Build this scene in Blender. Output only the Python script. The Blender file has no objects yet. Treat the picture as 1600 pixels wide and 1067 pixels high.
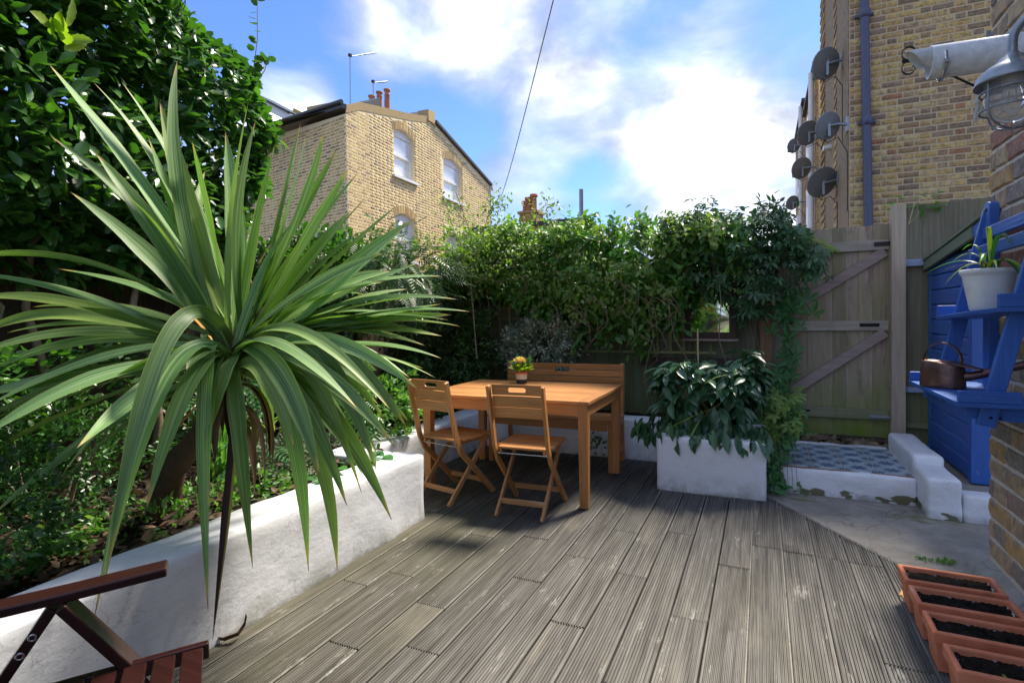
import bpy, bmesh, math, random
import numpy as np
from mathutils import Matrix, Vector, noise as mnoise
random.seed(7); rng = np.random.default_rng(11)
PI = math.pi; R = math.radians
scene = bpy.context.scene
COL = scene.collection

# ---------------------------------------------------------------- camera
FPX = 855.0; CX = 800.0; CY = 514.4; EYE = np.array([0, 0, 1.32])
def _rz(a):
    c, s = math.cos(a), math.sin(a); return np.array([[c, -s, 0], [s, c, 0], [0, 0, 1.]])
def _rx(a):
    c, s = math.cos(a), math.sin(a); return np.array([[1, 0, 0], [0, c, -s], [0, s, c]])
ROT = _rz(R(24.6)) @ _rx(PI/2 + R(-1.3)) @ _rz(R(-0.85))
cam_data = bpy.data.cameras.new('camera'); cam = bpy.data.objects.new('camera', cam_data); COL.objects.link(cam)
cam_data.sensor_width = 36; cam_data.lens = 36*FPX/1600; cam_data.shift_y = (CY-533.5)/1600
cam_data.clip_start = 0.05; cam_data.clip_end = 2000
cam.matrix_world = Matrix(np.block([[ROT, EYE.reshape(3, 1)], [np.zeros((1, 3)), np.ones((1, 1))]]).tolist())
scene.camera = cam
# ---------------------------------------------------------------- light
SUN_AZ = 21; SUN_EL = 54          # azimuth measured from +Y towards +X
world = bpy.data.worlds.new('World'); scene.world = world; world.use_nodes = True
def setup_world():
    nt = world.node_tree; nt.nodes.clear(); L = nt.links.new
    def nd(t, **k):
        n = nt.nodes.new(t)
        for a, b in k.items(): setattr(n, a, b)
        return n
    out = nd('ShaderNodeOutputWorld'); bg = nd('ShaderNodeBackground'); L(bg.outputs[0], out.inputs[0])
    bg.inputs['Strength'].default_value = 0.15
    sky = nd('ShaderNodeTexSky', sky_type='NISHITA'); sky.sun_disc = False
    sky.sun_elevation = R(SUN_EL); sky.sun_rotation = R(SUN_AZ); sky.altitude = 50; sky.air_density = 1.0; sky.dust_density = 0.35; sky.ozone_density = 2.5
    tc = nd('ShaderNodeTexCoord')
    nrm = nd('ShaderNodeVectorMath', operation='NORMALIZE'); L(tc.outputs['Generated'], nrm.inputs[0])
    mp = nd('ShaderNodeMapping'); L(nrm.outputs[0], mp.inputs[0]); mp.inputs['Scale'].default_value = (1, 1, 1.7); mp.inputs['Location'].default_value = (3.1, .4, .2)
    n1 = nd('ShaderNodeTexNoise'); n1.inputs['Scale'].default_value = 3.4; n1.inputs['Detail'].default_value = 9; n1.inputs['Roughness'].default_value = .56; n1.inputs['Distortion'].default_value = .25
    L(mp.outputs[0], n1.inputs['Vector'])
    acc = n1.outputs['Fac']
    def direction(x, y):
        d = ROT @ np.array([(x-CX)/FPX, -(y-CY)/FPX, -1.]); return d/np.linalg.norm(d)
    # broad weather: where the cloud is thick and where the blue shows
    for (x, y, rad, w) in [(1140, 315, 15, .30), (1060, 180, 9, .05), (900, 100, 14, -.03), (640, 30, 9, .12), (445, 165, 6, .34), (500, 75, 6, -.16), (690, 205, 8, -.15), (950, 300, 6, -.16), (1275, 60, 7, -.12), (1150, 90, 9, .06), (880, 200, 8, .05), (620, 150, 6, -.08), (330, 60, 10, -.22), (760, 130, 14, .05)]:
        dp = nd('ShaderNodeVectorMath', operation='DOT_PRODUCT'); L(nrm.outputs[0], dp.inputs[0]); dp.inputs[1].default_value = tuple(direction(x, y))
        mr = nd('ShaderNodeMapRange', interpolation_type='SMOOTHSTEP'); L(dp.outputs['Value'], mr.inputs['Value'])
        mr.inputs['From Min'].default_value = math.cos(R(rad)); mr.inputs['From Max'].default_value = 1.0
        mr.inputs['To Min'].default_value = 0; mr.inputs['To Max'].default_value = w
        ad = nd('ShaderNodeMath', operation='ADD'); L(acc, ad.inputs[0]); L(mr.outputs[0], ad.inputs[1]); acc = ad.outputs[0]
    cr = nd('ShaderNodeValToRGB'); L(acc, cr.inputs[0])
    e = cr.color_ramp.elements; e[0].position = .34; e[0].color = (0, 0, 0, 1); e[1].position = .66; e[1].color = (1, 1, 1, 1)
    x = e.new(.47); x.color = (.45, .45, .45, 1)
    # cloud body: whiter where thick, faint blue-grey where thin
    n2 = nd('ShaderNodeTexNoise'); n2.inputs['Scale'].default_value = 6; n2.inputs['Detail'].default_value = 10; n2.inputs['Distortion'].default_value = .4; L(mp.outputs[0], n2.inputs['Vector'])
    cc = nd('ShaderNodeValToRGB'); L(acc, cc.inputs[0])
    q = cc.color_ramp.elements; q[0].position = .40; q[0].color = (.62, .76, 1.12, 1); q[1].position = .86; q[1].color = (6.5, 6.5, 6.6, 1); w_ = q.new(.56); w_.color = (.90, 1.0, 1.28, 1); w_ = q.new(.68); w_.color = (1.35, 1.42, 1.6, 1)
    mx = nd('ShaderNodeMix', data_type='RGBA'); L(cr.outputs[0], mx.inputs[0])
    n2m = nd('ShaderNodeMapRange'); L(n2.outputs['Fac'], n2m.inputs[0]); n2m.inputs[1].default_value = .3; n2m.inputs[2].default_value = .7; n2m.inputs[3].default_value = .55; n2m.inputs[4].default_value = 1.45
    cm = nd('ShaderNodeVectorMath', operation='SCALE'); L(cc.outputs[0], cm.inputs[0]); L(n2m.outputs[0], cm.inputs['Scale'])
    sc_ = nd('ShaderNodeMix', data_type='RGBA', blend_type='MULTIPLY'); sc_.inputs[0].default_value = 1; L(sky.outputs[0], sc_.inputs[6]); sc_.inputs[7].default_value = (.145, .185, .265, 1)
    L(sc_.outputs[2], mx.inputs[6]); L(cm.outputs[0], mx.inputs[7])
    L(mx.outputs[2], bg.inputs['Color'])
setup_world()
sun_d = bpy.data.lights.new('sun', 'SUN'); sun = bpy.data.objects.new('sun', sun_d); COL.objects.link(sun)
sun_d.energy = 1.5; sun_d.angle = R(11); sun_d.color = (1, .91, .77)
sdir = Vector((math.sin(R(SUN_AZ))*math.cos(R(SUN_EL)), math.cos(R(SUN_AZ))*math.cos(R(SUN_EL)), math.sin(R(SUN_EL))))
sun.rotation_euler = sdir.to_track_quat('Z', 'Y').to_euler(); sun.location = (3, 3, 12)
scene.view_settings.view_transform = 'Standard'; scene.view_settings.look = 'None'
scene.view_settings.exposure = 2.62; scene.view_settings.gamma = 1
scene.view_settings.use_curve_mapping = False
scene.render.engine = 'CYCLES'

# points in the place, found from a line of sight and one known coordinate
def _ray(x, y): return ROT @ np.array([(x-CX)/FPX, -(y-CY)/FPX, -1.])
def at_x(x, y, X): d = _ray(x, y); return EYE + d*X/d[0]
def at_y(x, y, Y): d = _ray(x, y); return EYE + d*Y/d[1]
def at_z(x, y, Z): d = _ray(x, y); return EYE + d*(Z-EYE[2])/d[2]
def in_view(p):
    v = ROT.T @ (np.array(p, float)-EYE)
    if v[2] > -.05: return None
    x = CX + FPX*v[0]/-v[2]; y = CY - FPX*v[1]/-v[2]
    return (x, y, -v[2])

# ---------------------------------------------------------------- materials
class Mat:
    def __init__(s, name, rough=.6, spec=.4, metal=0):
        s.m = bpy.data.materials.new(name); s.m.use_nodes = True; s.t = s.m.node_tree; s.b = s.t.nodes['Principled BSDF']
        s.b.inputs['Roughness'].default_value = rough; s.b.inputs['Specular IOR Level'].default_value = spec; s.b.inputs['Metallic'].default_value = metal
        tc = s.n('ShaderNodeTexCoord'); oi = s.n('ShaderNodeObjectInfo'); s.oi = oi
        vm = s.n('ShaderNodeVectorMath', operation='MULTIPLY'); s.l(oi.outputs['Random'], vm.inputs[0]); vm.inputs[1].default_value = (17.3, 31.7, 23.1)
        ad = s.n('ShaderNodeVectorMath', operation='ADD'); s.l(tc.outputs['Object'], ad.inputs[0]); s.l(vm.outputs[0], ad.inputs[1])
        s.co = ad.outputs[0]; s.obj = tc.outputs['Object']; s.uv = tc.outputs['UV']
        g = s.n('ShaderNodeNewGeometry'); s.isl = g.outputs['Random Per Island']; s.pos = g.outputs['Position']
        a = s.math('ADD', oi.outputs['Random'], s.isl); s.rnd = s.math('FRACT', a)
    def n(s, t, **k):
        n = s.t.nodes.new(t)
        for a, b in k.items(): setattr(n, a, b)
        return n
    def l(s, a, b): s.t.links.new(a, b)
    def math(s, op, a, b=None, clamp=False):
        n = s.n('ShaderNodeMath', operation=op); n.use_clamp = clamp
        for i, v in enumerate((a, b)):
            if v is None: continue
            if isinstance(v, (int, float)): n.inputs[i].default_value = v
            else: s.l(v, n.inputs[i])
        return n.outputs[0]
    def noise(s, scale, detail=4, rough=.55, vec=None, stretch=(1, 1, 1), dist=0):
        mp = s.n('ShaderNodeMapping'); s.l(vec or s.co, mp.inputs[0]); mp.inputs['Scale'].default_value = stretch
        n = s.n('ShaderNodeTexNoise'); n.inputs['Scale'].default_value = scale; n.inputs['Detail'].default_value = detail; n.inputs['Roughness'].default_value = rough; n.inputs['Distortion'].default_value = dist
        s.l(mp.outputs[0], n.inputs['Vector']); return n.outputs['Fac']
    def ramp(s, fac, stops, interp='LINEAR'):
        r = s.n('ShaderNodeValToRGB'); r.color_ramp.interpolation = interp
        e = r.color_ramp.elements
        def c4(c): return (c, c, c, 1) if isinstance(c, (int, float)) else (*c, 1)
        e[0].position = stops[0][0]; e[0].color = c4(stops[0][1]); e[1].position = stops[-1][0]; e[1].color = c4(stops[-1][1])
        for p, c in stops[1:-1]: x = e.new(p); x.color = c4(c)
        s.l(fac, r.inputs[0]); return r.outputs[0]
    def mix(s, fac, a, b, blend='MIX'):
        n = s.n('ShaderNodeMix', data_type='RGBA', blend_type=blend)
        for i, v in ((0, fac), (6, a), (7, b)):
            if isinstance(v, (int, float)): n.inputs[i].default_value = v
            elif isinstance(v, tuple): n.inputs[i].default_value = (*v, 1)
            else: s.l(v, n.inputs[i])
        return n.outputs[2]
    def color(s, c):
        if isinstance(c, tuple): s.b.inputs['Base Color'].default_value = (*c, 1)
        else: s.l(c, s.b.inputs['Base Color'])
        return s
    def rough(s, r): s.l(r, s.b.inputs['Roughness']); return s
    def bump(s, h, strength=.3, dist=.01):
        b = s.n('ShaderNodeBump'); b.inputs['Strength'].default_value = strength; b.inputs['Distance'].default_value = dist
        s.l(h, b.inputs['Height']); s.l(b.outputs[0], s.b.inputs['Normal']); return s
    def sepz(s, v=None, axis='Z'):
        n = s.n('ShaderNodeSeparateXYZ'); s.l(v or s.pos, n.inputs[0]); return n.outputs[axis]
    def maprange(s, v, a, b, c=0., d=1.):
        n = s.n('ShaderNodeMapRange'); s.l(v, n.inputs[0])
        for i, q in zip((1, 2, 3, 4), (a, b, c, d)): n.inputs[i].default_value = q
        return n.outputs[0]

def plain(name, c, rough=.6, spec=.4, metal=0, bump=0, scale=40):
    m = Mat(name, rough, spec, metal); f = m.noise(scale, 4)
    v = m.ramp(f, [(.3, tuple(x*.82 for x in c)), (.7, tuple(min(1, x*1.12) for x in c))]); m.color(v)
    if bump: m.bump(f, bump, .005)
    return m.m
def wood(name, axis, dark, light, rough=.5, spec=.4, vary=.25, worn=None, moss=None, fine=60, bump=.25, chips=None):
    m = Mat(name, rough, spec)
    st = {'x': (.06, 1, 1), 'y': (1, .06, 1), 'z': (1, 1, .06)}[axis]
    g = m.noise(fine, 5, .6, stretch=st, dist=.4); big = m.noise(5, 3, stretch=st)
    c = m.ramp(g, [(.3, dark), (.7, light)])
    c = m.mix(m.math('MULTIPLY', big, .6), c, tuple(x*.75 for x in light))
    v = m.maprange(m.rnd, 0, 1, 1-vary, 1+vary*.6)
    c = m.mix(1.0, c, m_rgb(m, v), 'MULTIPLY')
    if worn:
        w = m.ramp(m.noise(9, 6, .7, stretch=tuple(min(1, q*4) for q in st)), [(.56, 0.), (.66, 1.)]); c = m.mix(w, c, worn)
    if chips:
        w = m.ramp(m.noise(26, 6, .75, stretch=tuple(min(1, q*5) for q in st)), [(.655, 0.), (.69, .75)]); c = m.mix(w, c, chips)
        w = m.ramp(m.noise(2.2, 3), [(.4, 0.), (.7, .35)]); c = m.mix(w, c, tuple(x*.7 for x in dark))
    if moss:
        mc, z0, z1, amt = moss
        h = m.maprange(m.sepz(), z0, z1, 1, 0); nn = m.ramp(m.noise(4, 5, .65, vec=m.pos, stretch=(2.5, 2.5, .7)), [(.35, 0.), (.68, 1.)])
        k = m.math('MULTIPLY', m.math('ADD', h, m.math('MULTIPLY', nn, .45)), amt, True)
        c = m.mix(k, c, mc)
    m.color(c); m.bump(g, bump, .004)
    return m.m
def m_rgb(m, v):
    n = m.n('ShaderNodeCombineColor')
    for i in range(3): m.l(v, n.inputs[i])
    return n.outputs[0]
def leafmat(name, cols, rough=.38, trans=.25, spec=.5, edge=None, bump=0):
    m = Mat(name, rough, spec)
    k = len(cols); c = m.ramp(m.rnd, [(i/(k-1), cc) for i, cc in enumerate(cols)])
    c = m.mix(m.math('MULTIPLY', m.noise(35, 3), .35), c, tuple(x*.5 for x in cols[0]))
    if edge:
        g = m.ramp(m.noise(260, 1, vec=m.obj), [(.5, 0.), (.56, 1.)]); c = m.mix(g, c, edge)
    m.color(c)
    tr = m.n('ShaderNodeBsdfTranslucent'); cc = m.mix(1.0, c, (1.6, 1.9, .5), 'MULTIPLY'); m.l(cc, tr.inputs[0])
    ms = m.n('ShaderNodeMixShader'); ms.inputs[0].default_value = trans
    out = [n for n in m.t.nodes if n.type == 'OUTPUT_MATERIAL'][0]
    m.l(m.b.outputs[0], ms.inputs[1]); m.l(tr.outputs[0], ms.inputs[2]); m.l(ms.outputs[0], out.inputs[0])
    return m.m
def brickmat(name, stops, rough=.85, scale=14, blot=(.10, .08, .07), bump=.5):
    m = Mat(name, rough, .25)
    c = m.ramp(m.rnd, stops, 'CONSTANT')
    c = m.mix(m.maprange(m.noise(scale, 5, .65), .45, .75), c, blot)
    c = m.mix(m.maprange(m.noise(scale*2.3, 4, .6), .5, .8, 0, .5), c, (.62, .55, .42))
    m.color(c); m.bump(m.noise(70, 6, .7), bump, .006); return m.m
def paint(name, c=(.78, .79, .82), dirt=(.30, .29, .25), amount=.5, zdirt=(0, .12), patches=None, bump=.16):
    m = Mat(name, .62, .35)
    st = m.ramp(m.noise(3.2, 7, .68, vec=m.pos, stretch=(1, 1, 2.2)), [(.46, 0.), (.75, 1.)])
    k = m.math('MULTIPLY', st, amount)
    h = m.maprange(m.sepz(), zdirt[0], zdirt[1], .75, 0)
    h = m.math('MULTIPLY', h, m.ramp(m.noise(9, 5, vec=m.pos), [(.38, 0.), (.62, 1.)]))
    col = m.mix(m.math('MAXIMUM', k, h), c, dirt)
    fine = m.ramp(m.noise(42, 4, .6, vec=m.pos), [(.63, 0.), (.72, .6)]); col = m.mix(m.math('MULTIPLY', fine, .35), col, (.45, .44, .42))
    if patches: 
        pz = m.maprange(m.sepz(), .02, .17, 1, .1)
        p = m.ramp(m.math('MULTIPLY', m.noise(7, 3, .5, vec=m.pos, stretch=(1, 1, 1.6)), pz), [(.545, 0.), (.57, 1.)]); col = m.mix(p, col, patches)
    vv = m.n('ShaderNodeTexNoise'); vv.inputs['Scale'].default_value = 5; vv.inputs['Detail'].default_value = 8; vv.inputs['Roughness'].default_value = .6; m.l(m.pos, vv.inputs[0])
    ck = m.ramp(m.math('ABSOLUTE', m.math('SUBTRACT', vv.outputs['Fac'], .47)), [(.0, .55), (.006, 0.)]); col = m.mix(m.math('MULTIPLY', ck, m.ramp(m.noise(2, 3, vec=m.pos), [(.5, 0.), (.6, 1.)])), col, (.25, .25, .25))
    m.color(col)
    b = m.math('ADD', m.math('MULTIPLY', m.noise(11, 5, .6, vec=m.pos, stretch=(1, 1, 2)), 1.), m.math('MULTIPLY', m.noise(55, 4, vec=m.pos), .25))
    m.bump(b, bump, .02); return m.m

M = {}
for ax in 'xyz':
    M['teak_'+ax] = wood('oiled_orange_hardwood_'+ax, ax, (.38, .15, .04), (.68, .32, .11), .42, .45, .25, fine=75, chips=(.55, .40, .27))
    M['worn_'+ax] = wood('worn_orange_hardwood_'+ax, ax, (.34, .15, .055), (.60, .31, .13), .5, .4, .2, worn=(.55, .36, .22))
    M['mahog_'+ax] = wood('dark_red_stained_wood_'+ax, ax, (.013, .0035, .0035), (.032, .008, .0075), .30, .5, .2, fine=40)
    M['blue_'+ax] = wood('blue_painted_timber_'+ax, ax, (.028, .11, .42), (.05, .165, .55), .42, .45, .12, fine=90, bump=.5, worn=(.04, .15, .50), chips=(.30, .36, .48))
M['fence'] = wood('weathered_fence_timber', 'z', (.27, .205, .155), (.49, .39, .30), .85, .2, .25, worn=(.27, .17, .165), moss=((.16, .23, .035), .10, .75, .85), fine=45, bump=.5)
M['fence_green'] = wood('green_tinged_fence_timber', 'z', (.15, .13, .10), (.31, .27, .205), .85, .2, .25, moss=((.14, .18, .045), .15, 1.6, .5), fine=45, bump=.5)
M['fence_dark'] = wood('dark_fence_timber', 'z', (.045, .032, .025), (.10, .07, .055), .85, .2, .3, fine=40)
M['fence_back'] = wood('grey_green_fence_timber', 'z', (.15, .14, .10), (.30, .28, .20), .85, .2, .3, moss=((.08, .12, .03), .1, 1.5, .6), fine=40)
M['rail'] = wood('weathered_rail_timber', 'x', (.28, .235, .20), (.54, .47, .39), .85, .2, .15, moss=((.12, .17, .03), .2, .9, .6), fine=45, bump=.5)
M['brace'] = wood('weathered_brace_timber', 'x', (.24, .18, .16), (.48, .38, .33), .85, .2, .2, fine=45, bump=.5)
M['post'] = wood('pale_post_timber', 'z', (.40, .32, .23), (.62, .52, .39), .8, .2, .1, fine=35, bump=.4)
M['post_orange'] = wood('orange_brown_post_timber', 'z', (.22, .12, .06), (.38, .22, .12), .8, .2, .1, fine=35)
M['trellis'] = wood('green_trellis_timber', 'z', (.20, .21, .08), (.36, .38, .16), .8, .2, .3)
def deckmat():
    m = Mat('weathered_grooved_decking', .72, .3)
    g = m.noise(55, 6, .65, stretch=(1, .035, 1), dist=.3)
    c = m.ramp(g, [(.3, (.043, .040, .036)), (.5, (.114, .108, .098)), (.72, (.212, .203, .184))])
    tone = m.maprange(m.rnd, 0, 1, .9, 1.1); c = m.mix(1.0, c, m_rgb(m, tone), 'MULTIPLY')
    pal = m.ramp(m.noise(1.7, 5, .65, stretch=(2.6, .8, 1)), [(.56, 0.), (.74, .45)]); c = m.mix(pal, c, (.27, .245, .185))
    grn = m.ramp(m.noise(.9, 4, .6, vec=m.pos, stretch=(1.6, .7, 1)), [(.50, 0.), (.70, .5)]); c = m.mix(grn, c, (.09, .09, .06))
    left = m.maprange(m.sepz(axis='X'), -2.1, -1.1, .55, 0); c = m.mix(m.math('MULTIPLY', left, m.noise(6, 4, vec=m.pos, stretch=(1, .2, 1))), c, (.13, .12, .04))
    wh = m.ramp(m.noise(16, 7, .75, stretch=(1, .22, 1)), [(.60, 0.), (.70, .8)]); c = m.mix(wh, c, (.42, .41, .37))
    kn = m.ramp(m.noise(6, 2, .5, stretch=(1, .5, 1)), [(.70, 0.), (.76, .6)]); c = m.mix(kn, c, (.06, .05, .04))
    m.color(c); m.bump(g, .5, .004); return m.m
M['deck'] = deckmat()
M['white'] = paint('white_masonry_paint', (.80, .81, .84), dirt=(.33, .34, .28), amount=.38, zdirt=(0, .16))
M['white_old'] = paint('flaking_white_masonry_paint', amount=.35, zdirt=(0, .05), patches=(.17, .16, .09), bump=.3)
def concrete(name='worn_concrete', base=(.30, .275, .235)):
    m = Mat(name, .9, .2)
    f = m.noise(3, 8, .7, vec=m.pos); c = m.ramp(f, [(.3, tuple(x*.6 for x in base)), (.7, tuple(x*1.25 for x in base))])
    mo = m.ramp(m.noise(2.3, 5, .6, vec=m.pos, stretch=(1, 2, 1)), [(.58, 0.), (.66, .8)])
    far = m.maprange(m.sepz(axis='Y'), 3.85, 4.2, 0, 1); c = m.mix(m.math('MULTIPLY', mo, far), c, (.12, .14, .03))
    sp = m.ramp(m.noise(60, 5, .7, vec=m.pos), [(.62, 0.), (.68, .7)]); c = m.mix(sp, c, (.5, .48, .44))
    v = m.n('ShaderNodeTexVoronoi', feature='DISTANCE_TO_EDGE'); v.inputs['Scale'].default_value = 1.9
    nn = m.n('ShaderNodeTexNoise'); nn.inputs['Scale'].default_value = 3; m.l(m.pos, nn.inputs[0])
    av = m.n('ShaderNodeVectorMath', operation='ADD'); m.l(m.pos, av.inputs[0]); m.l(nn.outputs['Color'], av.inputs[1]); m.l(av.outputs[0], v.inputs['Vector'])
    cr = m.ramp(v.outputs['Distance'], [(.0, 1.), (.012, 0.)]); c = m.mix(m.math('MULTIPLY', cr, m.ramp(m.noise(1.3, 3, vec=m.pos), [(.45, 0.), (.6, .6)])), c, (.06, .05, .04))
    m.color(c); m.bump(m.math('ADD', m.noise(25, 7, .7, vec=m.pos), m.math('MULTIPLY', cr, -.6)), .6, .012); return m.m
M['concrete'] = concrete()
def soil(name, a, b, rough=1):
    m = Mat(name, rough, .1); f = m.noise(30, 8, .75); m.color(m.ramp(f, [(.35, a), (.7, b)])); m.bump(f, 1, .03); return m.m
M['soil'] = soil('dark_garden_soil', (.012, .009, .007), (.06, .042, .03))
M['compost'] = soil('black_potting_compost', (.008, .007, .006), (.05, .042, .036))
M['chip'] = leafmat('bark_chips', [(.03, .022, .016), (.06, .042, .032), (.12, .085, .062), (.045, .03, .022)], .85, .0, .2)
M['dryleaf'] = leafmat('dry_fallen_leaves', [(.13, .08, .055), (.22, .15, .10), (.10, .055, .035)], .7, .1, .2)
M['brick_right'] = brickmat('mixed_stock_brick', [(0, (.56, .37, .13)), (.16, (.26, .18, .11)), (.26, (.36, .23, .11)), (.40, (.62, .43, .15)), (.56, (.33, .23, .14)), (.64, (.44, .30, .17)), (.76, (.62, .46, .21)), (.88, (.52, .34, .14)), (.985, (.42, .19, .09)), (1, (.42, .19, .09))], scale=22)
M['brick_near'] = brickmat('worn_near_brick', [(0, (.46, .33, .20)), (.18, (.27, .23, .21)), (.34, (.36, .25, .19)), (.48, (.48, .37, .23)), (.60, (.30, .25, .21)), (.75, (.50, .32, .13)), (.93, (.36, .17, .12)), (1, (.36, .17, .12))], scale=16, blot=(.17, .15, .15))
M['brick_left'] = brickmat('yellow_stock_brick', [(0, (.68, .48, .18)), (.22, (.52, .34, .12)), (.42, (.74, .54, .22)), (.60, (.44, .28, .11)), (.74, (.66, .46, .17)), (.92, (.30, .20, .11)), (1, (.30, .20, .11))], scale=16, blot=(.34, .23, .12), bump=.12)
M['mortar_left'] = plain('cream_mortar', (.86, .74, .48), .9, .2, bump=.3, scale=60)
M['mortar_right'] = plain('buff_mortar', (.60, .48, .31), .9, .2, bump=.5, scale=60)
M['mortar_near'] = plain('pale_mortar', (.68, .64, .58), .9, .2, bump=.6, scale=50)
M['render'] = None
def rendermat():
    m = Mat('buff_flank_render', .9, .2); f = m.noise(22, 7, .75, stretch=(1, 1, .45), vec=m.pos); m.color(m.ramp(f, [(.35, (.20, .15, .10)), (.65, (.45, .35, .24))])); m.bump(f, .8, .03); return m.m
M['render'] = rendermat()
M['slate'] = plain('dark_roof_slate', (.05, .052, .058), .6, .4, bump=.3)
M['gutter'] = plain('black_gutter_plastic', (.025, .03, .03), .4, .5)
M['white_frame'] = plain('white_window_paint', (.80, .80, .80), .4, .5)
M['cap'] = plain('sand_coloured_verge_mortar', (.50, .37, .19), .9, .2, bump=.5)
def glassy(name, c=(.10, .12, .14), metal=.55):
    m = Mat(name, .04, .9, metal); m.color(c); return m.m
M['pane'] = glassy('glare_white_window_glass', (.80, .82, .84), .12)  # near-white base colour paints the blown-out glare onto the panes
M['mirror'] = glassy('mirror_glass', (.82, .86, .86), 1.0)
M['terracotta'] = plain('terracotta_clay', (.52, .155, .085), .7, .3, bump=.15, scale=18)
def clay():
    m = Mat('terracotta_clay', .75, .25); f = m.noise(9, 6, .65); c = m.ramp(f, [(.3, (.55, .17, .085)), (.7, (.72, .27, .15))])
    bl = m.ramp(m.noise(5, 7, .7), [(.55, 0.), (.70, .55)]); c = m.mix(bl, c, (.62, .40, .33)); dk = m.ramp(m.noise(13, 5, .7), [(.62, 0.), (.72, .5)]); c = m.mix(dk, c, (.22, .10, .07)); m.color(c); m.bump(m.noise(40, 5), .25, .004); return m.m
M['terracotta'] = clay()
M['terracotta_chimney'] = plain('chimney_clay', (.45, .20, .12), .8, .3, scale=8)
M['black_iron'] = plain('black_iron', (.012, .012, .014), .45, .5, metal=.3)
M['galv'] = plain('galvanised_steel', (.28, .32, .35), .42, .5, metal=.75, bump=.1)
M['steel'] = plain('bright_steel', (.55, .55, .57), .25, .6, metal=.9)
M['brass'] = plain('brass_padlock', (.55, .38, .16), .35, .5, metal=.8)
M['plastic_white'] = plain('white_pipe_plastic', (.66, .69, .72), .4, .45)
M['drain'] = plain('blue_grey_pipe_paint', (.075, .085, .15), .35, .5)
M['dish'] = plain('dark_grey_dish_mesh', (.24, .25, .27), .5, .4)
M['dish_light'] = plain('pale_grey_dish_skin', (.36, .38, .42), .5, .4)
M['copper'] = None
def coppermat():
    m = Mat('aged_copper_plate', .38, .6, .6); f = m.noise(9, 6, .7)
    m.color(m.ramp(f, [(.3, (.05, .035, .035)), (.5, (.16, .085, .065)), (.7, (.30, .15, .11))])); m.bump(m.noise(30, 4), .25, .005); return m.m
M['copper'] = coppermat()
M['rope'] = plain('frayed_white_rope', (.55, .52, .46), .9, .2)
M['pot_white'] = plain('white_glazed_pot', (.70, .72, .70), .45, .5, scale=8)
M['film'] = plain('crumpled_plastic_liner', (.50, .52, .55), .2, .7, bump=.8)
M['bluerail'] = plain('pale_blue_painted_rail', (.30, .38, .52), .6, .3)
M['felt'] = plain('mossy_roof_felt', (.20, .24, .16), .9, .2, bump=.5)
M['skirt'] = concrete('grey_concrete_skirting', (.36, .36, .33))
M['bark'] = plain('fibrous_brown_bark', (.10, .065, .04), .95, .1, bump=1, scale=25)
M['stem'] = plain('grey_brown_stem', (.26, .20, .14), .9, .2, bump=.5, scale=60)
M['stem_green'] = plain('olive_stem', (.16, .17, .06), .7, .3)
M['cane'] = plain('bamboo_cane', (.50, .42, .22), .6, .3)
M['tile_grout'] = plain('sandy_grout', (.50, .40, .28), .9, .2)
M['cream_band'] = plain('cream_pot_band', (.72, .66, .52), .6, .4)
M['pot_black'] = plain('dark_pot_band', (.04, .04, .045), .6, .4)
M['ground'] = soil('bare_ground', (.06, .05, .04), (.16, .13, .10))
def clear_glass():
    m = Mat('clear_lamp_glass', .03, .5); m.color((1, 1, 1)); m.b.inputs['Transmission Weight'].default_value = .88; m.b.inputs['Roughness'].default_value = .06; m.b.inputs['IOR'].default_value = 1.08; return m.m
M['glass'] = clear_glass()
def tilemat():
    m = Mat('blue_patterned_tile', .3, .5)
    s = m.n('ShaderNodeSeparateXYZ'); m.l(m.obj, s.inputs[0])
    def flower(cx, cy, rad):
        dx = m.math('SUBTRACT', s.outputs[0], cx); dy = m.math('SUBTRACT', s.outputs[1], cy)
        r = m.math('SQRT', m.math('ADD', m.math('MULTIPLY', dx, dx), m.math('MULTIPLY', dy, dy))); a = m.math('ARCTAN2', dy, dx)
        pet = m.math('MULTIPLY', m.math('ABSOLUTE', m.math('SINE', m.math('MULTIPLY', a, 4))), .45)
        edge = m.math('MULTIPLY', m.math('ADD', pet, .55), rad)
        inner = m.math('LESS_THAN', r, edge)
        ring = m.math('SINE', m.math('MULTIPLY', r, 330.))
        det = m.math('GREATER_THAN', m.math('ADD', ring, m.math('SINE', m.math('MULTIPLY', a, 16))), -.75)
        return m.math('MULTIPLY', inner, det)
    f = flower(0., 0., .062)
    for q in ((.095, .095), (-.095, .095), (.095, -.095), (-.095, -.095)): f = m.math('MAXIMUM', f, flower(*q, .05))
    base = m.ramp(m.noise(20, 4), [(.3, (.24, .34, .42)), (.7, (.46, .54, .58))])
    c = m.mix(f, base, (.015, .05, .17))
    c = m.mix(m.ramp(m.noise(9, 5, .7), [(.55, 0.), (.75, .55)]), c, (.36, .37, .36))
    m.color(c); return m.m
M['tile'] = tilemat()
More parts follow.
